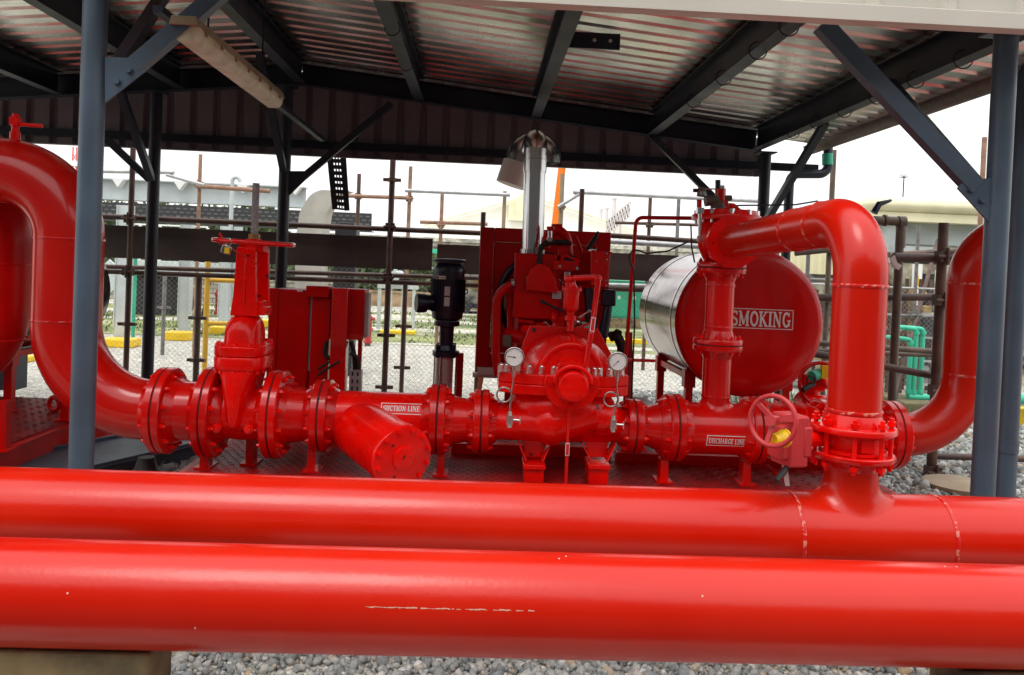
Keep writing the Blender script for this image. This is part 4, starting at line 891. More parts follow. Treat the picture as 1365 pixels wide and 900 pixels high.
b = MB(); b.tube([PY(733, 318, YE), PY(733, 308, YE)], .018, 12); b.tube([PY(733, 322, YE), PY(733, 317, YE)], .024, 8); part(b, 'hose_clamp', 'steel', en)
b = MB(); b.tube(fillet([PY(727, 330, YE+.1), PY(729, 305, YE+.1), PY(756, 305, YE+.1), PY(758, 350, YE+.1)], .12, 10), .036, 18); b.cyl(PY(734, 306, YE), PY(734, 302, YE), .03, n=14); part(b, 'crossover_pipe', 'dred', en)
b = MB(); b.tube(fillet([PY(760, 314, YE+.2), PY(766, 312, YE+.2), PY(775, 335, YE+.2)], .04), .014, 10); part(b, 'breather_pipe', 'dred', en)
b = MB(); b.tube([PY(798, 309, YE+.3), PY(792, 320, YE+.3), PY(783, 333, YE+.3)], [.012, .022, .016], 10); part(b, 'spark_lead', 'rubber', en)
b = MB(); b.tube(fillet([PY(684, 380, YE), PY(662, 384, YE), PY(661, 470, YE), PY(664, 500, YE)], .15, 10), .032, 18); part(b, 'coolant_pipe', 'dred', en)
b = MB(); b.tube(fillet([PY(680, 386, YE+.1), PY(680, 440, YE+.1)], .1), .022, 12); b.tube([PY(676, 445, YE+.1), PY(700, 452, YE)], .05, 16); part(b, 'coolant_branch', 'dred', en)
b = MB(); b.box(PY(674, 398, YE+.1), (.016, .03, .14)); part(b, 'sight_glass', 'brown', en); b = MB(); b.box(PY(676, 455, YE), (.06, .05, .09)); part(b, 'fuel_filter', 'brown', en, bevel=.01)
b = MB(); b.cyl(PY(682, 379, YE-.03), PY(686, 378, YE-.03), .036, n=16); part(b, 'hose_clamp', 'steel', en)
b = MB(); b.tube(fillet([PY(724, 402, YE-.02), PY(735, 408, YE-.05), PY(750, 414, YE-.02), PY(765, 412, YE)], .05), .009, 8); b.cyl(PY(723, 402, YE-.01), PY(723, 402, YE-.03), .016, n=10); part(b, 'wiring_loom', 'rubber', en)
c = PY(744, 394, YE-.13); b = MB(); b.box((c.x, YE-.02, c.z), (.066, .004, .055)); part(b, 'data_plate', 'tag', en)
b = MB()
for i in range(5): b.box((c.x, YE-.0225, c.z+.018-.009*i), (.05, .001, .002))
part(b, 'data_plate_lines', 'ink', en)
cp = thing('control_box', 'bright red slant topped control box on the right side of the engine', 'box', PY(800, 383, YE-.02))
b = MB(); b.prism([PY(788, 334, YE-.1), PY(817, 336, YE-.1), PY(811, 344, YE-.1), PY(811, 383, YE-.1), PY(788, 381, YE-.1)], (0, .16, 0)); part(b, 'box_front', 'red', cp, bevel=.004)
b = MB(); b.prism([PY(775, 337, YE+.06), PY(788, 335, YE+.065), PY(788, 382, YE+.065), PY(775, 376, YE+.06)], (0, .12, 0)); part(b, 'box_side', 'dred', cp)
b = MB()
for px, py in ((809, 338), (809, 346), (808, 374), (808, 381)): c = PY(px, py, YE-.10); b.cyl(c, c+V((0, -.006, 0)), .007, n=8)
part(b, 'screws', 'nut', cp)
b = MB(); b.tube([PY(787, 388, YE), PY(788, 440, YE)], .045, 18); b.tube([PY(787, 384, YE), PY(787, 391, YE)], .052, 18); part(b, 'filter', 'black', en, label='black cylindrical filter')
b = MB(); b.box(PY(811, 397, YE), (.10, .09, .12)); b.tube([PY(811, 405, YE), PY(808, 425, YE), PY(803, 450, YE)], [.03, .035, .04], 12); part(b, 'solenoid', 'black', en, label='black rounded solenoid', bevel=.012)
for px, py, s_ in ((745, 430, .1), (775, 425, .08), (700, 440, .09), (781, 408, .06)):
    b = MB(); c = PY(px, py, YE+.02); b.cyl(c, c+V((s_*.3, .1, s_*.2)), s_*.4, n=14); part(b, 'fitting', 'redcast', en)
g = random.Random(21)
for i in range(22):
    x = g.uniform(694, 800); y = g.uniform(340, 436); p0 = PY(x, y, YE-.02-.12*g.random()); p1 = p0+V((g.uniform(-.12, .12), g.uniform(.0, .1), g.uniform(-.10, .10))); p2 = p1+V((g.uniform(-.08, .08), .08, g.uniform(-.12, .04)))
    if x < 745 and y < 425: continue
    b = MB(); rr = g.choice([.006, .008, .012, .018]); b.tube(fillet([p0, p1, p2], .03, 5), rr, 10); b.cyl(p0+(p0-p1).normalized()*.004, p0+(p1-p0).normalized()*.02, rr*1.7, n=6); part(b, g.choice(['fuel_line', 'hose', 'oil_line']), g.choice(['dred', 'redcast', 'rubber', 'dred', 'nut']), en)
for px, py in ((692, 343), (692, 420), (741, 343), (741, 420), (716, 343)): b = MB(); c = PY(px, py, YE); b.cyl(c+V((0, .004, 0)), c+V((0, -.010, 0)), .010, n=6); part(b, 'guard_bolt', 'redcast', en)
for px, py in ((651, 320), (651, 360), (651, 400), (651, 440), (651, 476), (803, 322)): b = MB(); c = PY(px, py, YR); b.cyl(c+V((0, .004, 0)), c+V((0, -.008, 0)), .010, n=8); part(b, 'panel_bolt', 'dred', en)
# flywheel guard plate behind the pump dome
yb = YL+.20; b = MB(); P_ = [PY(678, 512, yb), PY(706, 434, yb), PY(797, 438, yb), PY(834, 508, yb)]
b.prism(P_, (0, .03, 0)); part(b, 'coupling_guard', 'red', pu, bevel=.003)
for px, py in ((712, 440), (785, 443)): b = MB(); c = PY(px, py, yb); b.cyl(c+V((0, -.003, 0)), c+V((0, .005, 0)), .014, n=20); part(b, 'bolt_hole', 'dark', pu)
for k, p in enumerate(((735, 426), (770, 424), (787, 431))):
    b = MB(); b.tube([PY(p[0], p[1], YE-.1), PY(757, 441, YL+.1)], .009, 8); part(b, 'thin_pipe', 'dred', en)

# exhaust
ex = thing('exhaust_stack', 'shiny metal clad exhaust pipe rising from the engine and turning over near the roof', 'exhaust', PY(712, 335, 6.0))
e_b, e_t = PY(710, 336, 6.0), PY(714, 196, 6.0); rX = .083
pth = fillet([e_b, e_t+V((0, 0, .06)), e_t+V((-.0, .42, .06))], .12, 10)
b = MB(); b.tube([e_b, e_t+(e_b-e_t)*.12], rX, 56); part(b, 'clad_pipe', 'chrome', ex)
b = MB(); b.tube(pth[0:0]+[e_t+(e_b-e_t)*.24, e_t+(e_b-e_t)*.02]+pth[1:], rX+.006, 48); part(b, 'upper_sleeve', 'chrome', ex)
b = MB(); b.tube([e_t+(e_b-e_t)*.125, e_t+(e_b-e_t)*.118], rX+.010, 48); part(b, 'clamp_band', 'steel', ex)
b = MB(); b.tube([e_b+V((0, 0, -.015)), e_b+V((0, 0, .02))], rX+.012, 40); part(b, 'clamp_band', 'steel', ex)
r2_ = .150; Ya = 7.5
def pa_(dx, dy): return PY(711+dx, 211+dy, Ya)
arc = [pa_(19, 7)]+[pa_(19*math.cos(R_(a)), -17*math.sin(R_(a))) for a in range(0, 181, 10)]+[pa_(-22, 14)]
b = MB(); b.tube(arc, .128, 40, caps=False); part(b, 'outlet_bend', 'chrome', ex)
b = MB(); b.tube([pa_(-20, 7), pa_(-30, 36)], r2_*.98, 40); part(b, 'outlet_cowl', mat('daylit_aluminium', (.80, .78, .72), .45, .15, bump=.1), ex, label='pale sheet metal outlet end')  # daylight from outside put into the paler metal colour of the outlet
# jockey pump
YJ = 6.2; kj = YJ/1050
jp = thing('jockey_pump', 'vertical pump with black motor on a stainless steel column', 'pump', (PY(597, 500, YJ).x, YJ, .3))
def jz(py): return PY(597, py, YJ).z
jx = PY(597, 400, YJ).x
b = MB(); b.lathe((jx, YJ, 0), Z1, [(jz(427), .09), (jz(424), .118), (jz(415), .125), (jz(362), .125), (jz(357), .122), (jz(353), .105), (jz(351), .095)], 44)
for i in range(40):
    a = 2*math.pi*i/40; p = V((jx+.128*math.cos(a), YJ+.128*math.sin(a), (jz(372)+jz(415))/2)); b.box(p, (.016, .004, jz(372)-jz(415)), Matrix.Rotation(a, 3, 'Z'))
part(b, 'motor', 'black', jp)
b = MB(); b.lathe((jx, YJ, 0), Z1, [(jz(350.5), .095), (jz(350), .128), (jz(346.5), .130), (jz(345.5), .12), (jz(345), .05)], 40); part(b, 'fan_cowl', 'black', jp)
b = MB(); b.cyl((jx-.12, YJ-.03, jz(404)), (jx-.17, YJ-.05, jz(404)), .06, n=24); b.lathe((jx-.165, YJ-.05, jz(405)), (-1, -.3, 0), [(0, .07), (.02, .075), (.07, .075), (.08, .07)], 28); part(b, 'terminal_box', 'black', jp)
for s_ in (-1, 1): b = MB(); b.torus((jx+s_*.135, YJ, jz(388)), (0, 1, 0), .018, .005, 20, 8); part(b, 'lifting_eye', 'black', jp)
b = MB(); b.lathe((jx, YJ, 0), Z1, [(jz(475), .095), (jz(474), .105), (jz(468), .105), (jz(466), .08), (jz(460), .07), (jz(459), .055), (jz(436), .058), (jz(434), .10), (jz(428), .10)], 36)
for i in range(4): a = R_(45+90*i); b.cyl((jx+.09*math.cos(a), YJ+.09*math.sin(a), jz(476)), (jx+.09*math.cos(a), YJ+.09*math.sin(a), jz(458)), .014, n=8)
part(b, 'pump_head', 'black', jp)
b = MB(); b.cyl((jx-.01, YJ, .36), (jx-.01, YJ, jz(475)), .072, n=40); part(b, 'column', 'satin', jp)
for a in (20, 110, 200, 290, 335):
    b = MB(); b.cyl((jx+.092*math.cos(R_(a)), YJ-.092*math.sin(R_(a)), .36), (jx+.092*math.cos(R_(a)), YJ-.092*math.sin(R_(a)), jz(474)), .007, n=8); part(b, 'tie_rod', 'steel', jp)
b = MB(); b.cyl((jx, YJ, .301), (jx, YJ, .36), .13, n=30); b.b2((jx-.3, YJ-.05, .32), (jx+.3, YJ+.05, .40)); part(b, 'pump_base', 'black', jp)
c = PY(588, 370, YJ-.13); b = MB(); b.box((c.x, YJ-.1268, c.z), (.072, .003, .026)); part(b, 'name_label', 'white', jp)
b = MB(); b.box((c.x-.026, YJ-.1288, c.z), (.012, .001, .02)); 
for i in range(4): b.torus((c.x-.010+.0125*i, YJ-.1288, c.z), (0, 1, 0), .004, .0012, 12, 5)
part(b, 'label_print', 'ink', jp)
c = PY(596, 396, YJ-.13)
b = MB(); b.box((c.x, YJ-.137, c.z+.045), (.042, .003, .07)); b.box((c.x, YJ-.137, c.z-.036), (.042, .003, .07)); part(b, 'rating_plate', 'tag', jp)
b = MB(); c = PY(612, 500, YJ+.2); b.b2((c.x-.03, YJ+.2, .3), (c.x+.03, YJ+.26, PY(612, 471, YJ+.2).z)); solo(b, 'support_post', 'dred', 'dark red square post just right of the stainless pump column', 'post')

# controllers
YC = 5.9
c1 = thing('control_cabinet', 'tall dark red cabinet seen from behind, right of the gate valve', 'cabinet', PY(386, 520, YC), 'control cabinets on the skid')
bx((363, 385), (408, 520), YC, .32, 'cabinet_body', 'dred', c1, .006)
bx((359, 384), (366, 520), YC-.015, .04, 'door_edge', 'dred', c1, .003)
bx((396, 386), (403, 389), YC-.004, .003, 'small_label', 'white', c1, 0)
bx((404, 388), (430, 540), YC+.05, .25, 'back_box', 'dred', c1, .004)
bx((412, 396), (417, 495), YC+.02, .015, 'trunking_strip', 'galv', c1, 0)
for px in (372, 400): c = PY(px, 500, YC+.1); b = MB(); b.b2((c.x-.025, YC+.1, .3), (c.x+.025, YC+.15, c.z)); part(b, 'leg', 'dred', c1)
c2 = thing('control_cabinet', 'red cabinet pair mounted on a bright red column behind the small flange', 'cabinet', PY(453, 520, YC), 'control cabinets on the skid')
bx((408, 381), (438, 397), YC-.10, .16, 'cable_hood', 'dred', c2, .004)
bx((416, 397), (436, 520), YC-.05, .12, 'back_box', 'dred', c2, .004)
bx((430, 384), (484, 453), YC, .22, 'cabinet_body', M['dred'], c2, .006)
bx((430, 444), (484, 453.5), YC-.012, .01, 'lower_lip', 'red', c2, .002)
bx((483, 390), (490, 450), YC+.04, .12, 'side_strip', 'galv', c2, .002)
a, c = PY(443, 384, YC-.14), PY(464, 384, YC-.14); b = MB(); b.b2((a.x, YC-.14, .3), (c.x, YC-.015, a.z)); part(b, 'column', 'red', c2, label='bright red column', bevel=.004)
a, c = PY(433, 440, YC-.1), PY(444, 440, YC-.1); 
for px in (438, 480): c = PY(px, 453, YC+.1); b = MB(); b.b2((c.x-.015, YC+.1, .3), (c.x+.015, YC+.13, c.z)); part(b, 'leg', 'dred', c2)
for k, pts in enumerate(([(468, 455), (472, 470), (473, 492), (470, 520)], [(468, 470), (477, 478), (478, 492)], [(436, 455), (432, 470), (438, 478), (448, 480)], [(424, 492), (440, 482), (450, 477)], [(424, 500), (442, 488), (452, 482)])):
    b = MB(); b.tube(fillet([PY(p[0], p[1], YC-.02-.03*k) for p in pts], .05), .016 if k < 3 else .009, 10); part(b, 'cable', 'rubber', c2)
tr = PY(475, 492, YC); b = MB(); z0 = .3; wd = .085
b.b2((tr.x-wd/2, YC-.05, z0), (tr.x-wd/2+.003, YC+.02, tr.z)); b.b2((tr.x+wd/2, YC-.05, z0), (tr.x+wd/2+.003, YC+.02, tr.z)); b.b2((tr.x-wd/2+.0035, YC-.047, z0), (tr.x+wd/2-.0005, YC-.044, tr.z)); part(b, 'cable_tray', 'galv', c2, label='grey perforated cable tray')
for i in range(12):
    for s_ in (-1, 1): pass
b = MB()
for i in range(14):
    for s_ in (-1, 1): zz = tr.z-.03-.055*i; b.box((tr.x+s_*.019, YC-.0478, zz), (.013, .001, .03))
part(b, 'tray_slots', 'dark', c2)

# ================================================================== SHED
XC1, XC2, XR = PY(108, 620, 3.95).x, PY(1318, 500, 3.95).x, -1.9
EX = 3.56
def rz(X): return 3.345 - abs(X+1.88)*.0965 if X > -1.88 else 3.345-abs(X+1.88)*.0965      # underside of the frame beams
sh = thing('shed', 'open steel shelter with blue grey posts, braces and ribbed metal roof over the pumps', 'shed', (0, 6, 0))
XE = (XC2+PY(1020, 230, 8.0).x)/2
cols = [(XC1, 3.95), (XC2, 3.95), (PY(1019, 240, 8).x, 8.0), (PY(377, 300, 8).x, 8.0), (PY(203, 300, 8).x, 8.0)]
for i, (x, y) in enumerate(cols):
    b = MB(); b.cyl((x, y, .02), (x, y, rz(x)-.01), .057, n=32); c = part(b, 'column', 'blue' if y < 5 else 'blue_shaded', sh)
    b = MB(); b.b2((x-.12, y-.12, .0), (x+.12, y+.12, .02)); part(b, 'base_plate', 'blue' if y < 5 else 'blue_shaded', c); b = MB(); b.b2((x-.09, y-.09, rz(x)-.012), (x+.09, y+.09, rz(x))); part(b, 'top_plate', 'blue' if y < 5 else 'blue_shaded', c)
def gus(c, pts, Y, m, bl):
    b = MB(); b.prism([PY(px, py, Y) for px, py in pts], (0, .012, 0)); g = part(b, 'gusset_plate', m, sh)
    for px, py in bl: p = PY(px, py, Y-.001); q = MB(); q.cyl(p+V((0, .02, 0)), p+V((0, -.004, 0)), .018, n=16); q.cyl(p+V((0, -.004, 0)), p+V((0, -.016, 0)), .014, n=6); part(q, 'bolt', m, g)
gus(0, [(140, 76), (172, 77), (191, 96), (140, 137)], 3.93, 'blue', [(173, 94), (157, 109)])
gus(0, [(1287, 238), (1326, 238), (1322, 300), (1277, 251)], 3.93, 'blue', [(1294, 253), (1308, 267)])
gus(0, [(386, 228), (412, 228), (411, 236), (384, 262)], 7.98, 'blue_shaded', [])
def brace(p0, p1, m='blue_shaded', w=.065): b = MB(); b.beam(p0, p1, w, w*.8, (0, 1, 0)); part(b, 'brace', m, sh)
brace(PY(178, 90, 3.96), PY(300, -14, 3.96), 'blue', .078); brace(PY(1299, 250, 3.96), PY(1095, 33, 3.96), 'blue', .085)
brace(PY(1302, 248, 4.02), V((XC2+.02, 5.15, rz(XC2)+.02)), 'blue', .07)
brace(V((XC1, 4.02, PY(140, 120, 3.95).z)), V((XC1, 5.0, rz(XC1)+.04)))
c4 = cols[3]; c5 = cols[4]; c3 = cols[2]
brace(PY(390, 248, 8), PY(522, 138, 8)); brace(V((c4[0], 7.95, PY(377, 228, 8).z)), V((c4[0], 7.0, rz(c4[0])+.05)))
brace(V((c5[0], 7.95, PY(203, 240, 8).z)), V((c5[0], 7.0, rz(c5[0])+.05)), 'blue_shaded'); brace(PY(200, 240, 8), PY(120, 165, 8)); brace(PY(868, 180, 8), PY(1010, 322, 8)); brace(V((c3[0], 7.95, PY(1024, 300, 8).z)), V((c3[0], 6.6, rz(c3[0])+.05)))
XL = -7.6
for y in (3.95, 8.0):
    for xa_, xb_ in ((-1.88, XC2+.12), (-1.88, XL)):
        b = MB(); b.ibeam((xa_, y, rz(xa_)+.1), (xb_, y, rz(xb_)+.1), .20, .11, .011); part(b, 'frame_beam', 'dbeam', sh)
jx_ = [-4.24, -3.06, -1.88, -.70, .48, 1.67, XE]
for x in jx_:
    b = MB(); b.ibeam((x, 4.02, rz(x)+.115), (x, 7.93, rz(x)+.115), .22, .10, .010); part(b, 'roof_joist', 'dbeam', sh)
# cable ties hanging on the joists
for x, ys in ((-.70, (4.6, 5.6, 6.6)), (1.67, (4.4, 4.9, 5.6, 6.4)), (XE, (4.5, 5.0, 5.5, 6.0, 6.5, 7.0))):
    for y in ys: b = MB(); b.torus((x, y, rz(x)+.02), (.1, 1, 0), .055, .004, 18, 6); part(b, 'cable_tie', 'rubber', sh)
# roof sheets: ribs run down the slope
def roof_sheet(xa_, xb_, y0, y1, pitch=.2, rib=.03, name='roof_sheet'):
    zr = .25; b = MB(); prof = []
    y = y0
    while y < y1: prof += [(y, 0), (y+pitch-.075, 0), (y+pitch-.055, rib), (y+pitch-.02, rib)]; y += pitch
    prof.append((y, 0)); th = .0015; nx = 2; vs = []
    for k in range(2):
        X = (xa_, xb_)[k]
        for yy, zz in prof: vs.append((X, yy, rz(X)+zr+zz))
        for yy, zz in prof: vs.append((X, yy, rz(X)+zr+zz+th))
    n = len(prof); fs = []
    for i in range(n-1): fs += [(i, i+1, 2*n+i+1, 2*n+i), (n+i, 3*n+i, 3*n+i+1, n+i+1)]
    fs += [(0, 2*n, 3*n, n), (n-1, 2*n-1, 4*n-1, 3*n-1)]
    b.add(vs, fs); part(b, name, 'roof', sh, sm=False)
roof_sheet(-1.88, EX, 3.63, 8.4); roof_sheet(-1.88, XL, 3.63, 8.4)
b = MB()
for s_ in (-1, 1): b.beam((-1.88+s_*.11, 3.6, rz(-1.88)+.291), (-1.88+s_*.11, 8.45, rz(-1.88)+.291), .24, .003, (-s_*.0965, 0, 1))
part(b, 'ridge_cap', 'cream', sh)
# back gable cladding (vertical ribs) and girt
def cladding(y, zb, x0, x1, pitch, rib, m, name, sgn):
    b = MB(); prof = []; x = x0
    while x < x1: prof += [(x, 0), (x+pitch-.09, 0), (x+pitch-.07, rib), (x+pitch-.03, rib)] if pitch > .15 else []; x += pitch
    prof.append((x, 0)); n = len(prof); vs = []
    for xx, d in prof: vs.append((xx, y+sgn*d, zb))
    for xx, d in prof: vs.append((xx, y+sgn*d, rz(xx)+.235))
    for xx, d in prof: vs.append((xx, y+sgn*(d+.0015), zb))
    for xx, d in prof: vs.append((xx, y+sgn*(d+.0015), rz(xx)+.235))
    fs = []
    for i in range(n-1): fs += [(i, i+1, n+i+1, n+i), (2*n+i, 3*n+i, 3*n+i+1, 2*n+i+1)]
    b.add(vs, fs); part(b, name, m, sh, sm=False)
zbk = PY(700, 221, 8.42).z; cladding(8.42, zbk, XL, PY(1002, 238, 8.42).x, .24, .045, 'clad', 'back_cladding', 1)
b = MB(); b.beam((XL, 8.36, PY(500, 196, 8.36).z), (PY(1090, 215, 8.36).x, 8.36, PY(1090, 225, 8.36).z), .06, .08); part(b, 'girt', 'dbeam', sh)
b = MB(); b.beam((XL, 8.41, zbk+.0), (PY(1002, 238, 8.41).x, 8.41, zbk), .05, .012); part(b, 'edge_trim', 'clad', sh)
b = MB(); b.beam((XL, 8.35, PY(500, 196, 8.36).z+.42), (PY(1000, 215, 8.36).x, 8.35, PY(500, 196, 8.36).z+.42), .02, .03); 
zfr = PY(1000, 23, 3.58).z; cladding(3.60, zfr+.02, -1.8, EX+.05, .36, .028, 'cream', 'front_fascia', -1)
b = MB(); b.b2((-1.8, 3.545, zfr), (EX+.05, 3.563, zfr+.075)); b.b2((-1.8, 3.564, zfr), (EX+.05, 3.625, zfr+.006)); part(b, 'fascia_trim', 'cream', sh, bevel=.004)
# hanging splice plate with two bolts
y = 5.45; z = rz(.48); b = MB(); b.b2((.53, y, z+.02), (.53+.36, y+.012, z+.13)); g = part(b, 'splice_plate', 'blue_shaded', sh)
for dx in (.18, .29): q = MB(); q.cyl((.53+dx, y-.0, z+.075), (.53+dx, y-.012, z+.075), .013, n=12); part(q, 'bolt', 'nut', g)
# gutter and downpipes
b = MB(); zg = rz(EX)+.235; pr = []
n = 14; vs = []
for yy in (3.6, 8.5):
    for rr in (.085, .08):
        for i in range(n+1): a = math.pi+math.pi*i/n; vs.append((EX-.03+rr*math.cos(a), yy, zg+rr*math.sin(a)))
m_ = n+1; fs = []
for i in range(n): fs += [(i, i+1, 2*m_+i+1, 2*m_+i), (m_+i, 3*m_+i, 3*m_+i+1, m_+i+1), (i, m_+i, m_+i+1, i+1), (2*m_+i, 2*m_+i+1, 3*m_+i+1, 3*m_+i)]
fs += [(0, 2*m_, 3*m_, m_), (n, m_+n, 3*m_+n, 2*m_+n)]
b.add(vs, fs); part(b, 'gutter', 'rust', sh)
dp = thing('downpipe', 'dark grey drain pipe elbowing down from the end of the gutter at the back', 'pipe', PZ(1055, 520, 0))
b = MB(); b.tube(fillet([PY(1104, 196, 8.3), PY(1104, 232, 8.3), PY(1053, 232, 8.3), V((PY(1050, 260, 8.3).x, 8.3, 0.0))], .1, 8), .048, 20); part(b, 'pipe_run', 'blue_shaded', dp)
b = MB(); b.tube([PY(1103, 205, 8.3), PY(1103, 220, 8.3)], .056, 20); part(b, 'green_socket', 'green', dp)
dp2 = thing('downpipe', 'grey blue pipe with a joint collar close behind the right front post', 'pipe', V((PY(1342, 600, 4.25).x, 4.25, 0)))
xdp = PY(1343, 590, 4.25).x; b = MB(); b.tube(fillet([(xdp, 4.25, 0), (xdp, 4.25, PY(1362, 80, 4.25).z), (xdp+.5, 4.25, PY(1362, 80, 4.25).z)], .11, 10), .052, 28); part(b, 'pipe_run', 'blue', dp2)
b = MB(); zz = PY(1340, 588, 4.25).z; b.tube([(xdp, 4.25, zz-.06), (xdp, 4.25, zz+.012)], .056, 28); part(b, 'collar', 'blue', dp2)
# lamp
xl_, yl0, yl1 = -1.50, 3.95, 5.75
zl0, zl1 = PX(244, 50, xl_), PX(366, 135, xl_)
lp = thing('ceiling_light', 'long yellowed strip light hanging under the roof by the ridge', 'light', (xl_, (zl0.y+zl1.y)/2, zl0.z))
p0, p1 = zl0, V((zl0.x, zl1.y, (zl1.z+zl0.z)/2)); p0 = V((p0.x, p0.y, p1.z))
dn = (p1-p0).normalized()
def trough(mb, p0, p1, pr):
    n = len(pr); vs = [(p.x+x, p.y, p.z+z) for p in (p0, p1) for x, z in pr]
    mb.add(vs, [(i, (i+1) % n, n+(i+1) % n, n+i) for i in range(n)] + [tuple(range(n))[::-1], tuple(range(n, 2*n))])
b = MB(); trough(b, p0+dn*.02, p1-dn*.02, [(-.065, .04), (-.06, -.0), (-.035, -.03), (.035, -.03), (.06, 0), (.065, .04)]); part(b, 'diffuser', 'lamp', lp)
b = MB(); trough(b, p0, p1, [(-.072, .041), (.072, .041), (.06, .085), (-.06, .085)]); part(b, 'housing', 'lampbody', lp, bevel=.004)
for i in range(7):
    for s_ in (-1, 1): p = p0+(p1-p0)*(i+.5)/7; q = MB(); q.box(p+V((s_*.07, 0, .035)), (.008, .025, .03)); part(q, 'clip', 'lampbody', lp)
for f in (.2, .8): p = p0+(p1-p0)*f; q = MB(); q.cyl(p+V((0, 0, .08)), V((p.x, p.y, rz(p.x)+.25)), .006, n=8); part(q, 'hanger_rod', 'dbeam', lp)
b = MB(); q0 = V((xl_-.10, 0, p1.z+.12)); b.beam((xl_-.14, 3.95, p1.z+.12), (xl_-.14, 7.93, p1.z+.12), .05, .035); 
part(b, 'conduit_channel', 'dbeam', sh)

# ================================================================== GROUND DETAILS, SCAFFOLD
b = MB(); c = PZ(1280, 655, 0); b.lathe((c.x, c.y, .03), Z1, [(0, .26), (.035, .27), (.05, .2)], 24); solo(b, 'timber_disc', mat('pale_timber', (.35, .27, .18), .8, bump=.3, var=.3), 'pale round timber cover lying on the gravel by the right post', 'cover')
for x0q, x1q, lab in ((PY(197, 885, YN-.07).x-.62, PY(197, 885, YN-.07).x, 'weathered concrete block carrying the front header at bottom left'), (PY(1287, 895, YN-.07).x, PY(1287, 895, YN-.07).x+.5, 'weathered concrete block carrying the front header at bottom right')):
    b = MB(); b.b2((x0q, YN-.07, 0), (x1q, YN+.12, zN-RN*.97)); solo(b, 'concrete_block', 'conc', lab, 'concrete block', 'concrete pipe supports', sm=False, bevel=.012)
SYc = 9.0
def ptube(px0, py0, px1, py1, Y, r=.03, Y1=None): return PY(px0, py0, Y), PY(px1, py1, Y if Y1 is None else Y1), r
scaf = 'scaffold tubes behind the shelter'
def coupler(par, p, m='rust'):
    b = MB(); b.box(p, (.10, .10, .09)); b.cyl(p+V((-.07, -.05, .0)), p+V((.07, -.05, .0)), .016, n=8); b.cyl(p+V((.0, -.06, -.07)), p+V((.0, -.06, .07)), .014, n=8); part(b, 'coupler', m, par)
def standard(x0, y0, x1, y1, Y, label, r=.03, m='rust', collars=(), coup=(), top=True):
    a, c = PY(x0, y0, Y), PY(x1, y1, Y); x = (a.x+c.x)/2; t = thing('scaffold_post', label, 'post', (x, Y, 0), scaf)
    b = MB(); b.cyl((x, Y, 0.0), (x, Y, a.z), r, n=16); part(b, 'tube', m, t)
    for py in collars:
        z = PY(x0+(x1-x0)*(py-y0)/(y1-y0), py, Y).z; b = MB(); b.cyl((x, Y, z-.02), (x, Y, z+.02), r*1.7, n=14); b.box((x, Y, z), (.20, .05, .035)); part(b, 'rosette', m, t)
    for py in coup: z = PY(x0+(x1-x0)*(py-y0)/(y1-y0), py, Y).z; coupler(t, V((x, Y-.02, z)), m)
    return x
standard(179, 180, 166, 520, SYc, 'dark scaffold post left of the second grey column', collars=(432,), coup=(292, 362))
standard(268, 366, 258, 520, SYc+.1, 'brown scaffold post under the boards right of the gate valve spool', r=.034, m='brown', collars=(424, 480))
standard(525, 180, 512, 525, SYc, 'tall rusty scaffold post left of the black motor', r=.033, collars=(240, 447, 516), coup=(303, 370))
standard(541, 378, 534, 525, SYc+.7, 'short scaffold post just left of the black motor', r=.028, collars=(435, 490), coup=(372,))
standard(1200, 290, 1184, 650, SYc-2.2, 'brown pipe post bending over at its top behind the riser', r=.036, m='brown')
standard(1251, 297, 1247, 655, SYc-2.6, 'thick brown scaffold post right of the green pipes', r=.040, coup=(342, 400, 520, 628))
standard(1107, 200, 1100, 545, SYc, 'scaffold post directly behind the tall red riser', r=.03, m='brown', coup=(332, 398))
standard(644, 283, 643, 330, SYc, 'short dark scaffold post end above the radiator box', r=.028)
standard(776, 252, 773, 330, SYc, 'dark scaffold post end above the engine', r=.028)
standard(547, 222, 545, 300, 12.5, 'rusty thin scaffold post standing far behind the exhaust', r=.03, m='rustl', coup=(265,))
standard(268, 206, 265, 262, 12.5, 'rusty thin scaffold post above the threaded stem on the left', r=.028, m='rustl', coup=(246,))
standard(672, 255, 671, 330, 12.5, 'pale scaffold post just left of the exhaust', r=.03, m='lampbody')
standard(750, 232, 746, 330, 12.5, 'pale scaffold post beside the orange crane boom', r=.036, m='lampbody', coup=(276,))
standard(1310, 183, 1309, 300, 9.5, 'rusty post end in the sky left of the right front post', r=.03, m='rustl')
def ledger(x0, y0, x1, y1, Y, label, r=.03, m='rust', Y1=None, ext0=0, ext1=0):
    a, c = PY(x0, y0, Y), PY(x1, y1, Y if Y1 is None else Y1); d = (c-a).normalized(); b = MB(); b.cyl(a-d*ext0, c+d*ext1, r, n=14); return solo(b, 'scaffold_tube', m, label, 'tube', scaf)
ledger(60, 285, 640, 311, SYc+.07, 'long dark scaffold tube above the boards, left of the engine')
ledger(60, 359, 700, 383, SYc+.07, 'lower scaffold tube under the boards, left of the engine', r=.028)
ledger(60, 353, 640, 371, SYc+.4, 'scaffold tube close behind the lower board edge', r=.028)
ledger(812, 314, 1000, 326, SYc+.07, 'dark scaffold tube above the boards right of the engine')
ledger(812, 322, 1010, 333, SYc+.5, 'pale scaffold tube just under the dark one right of the engine', m='galv', r=.034)
ledger(700, 381, 870, 387, SYc+.07, 'lower dark scaffold tube behind the thin red frame')
ledger(700, 377, 870, 382, SYc+.6, 'pale tube above the green cabinet', m='galv', r=.03)
ledger(110, 228, 232, 230, 12.2, 'thin scaffold tube in the sky left of the second column', m='galv', r=.03)
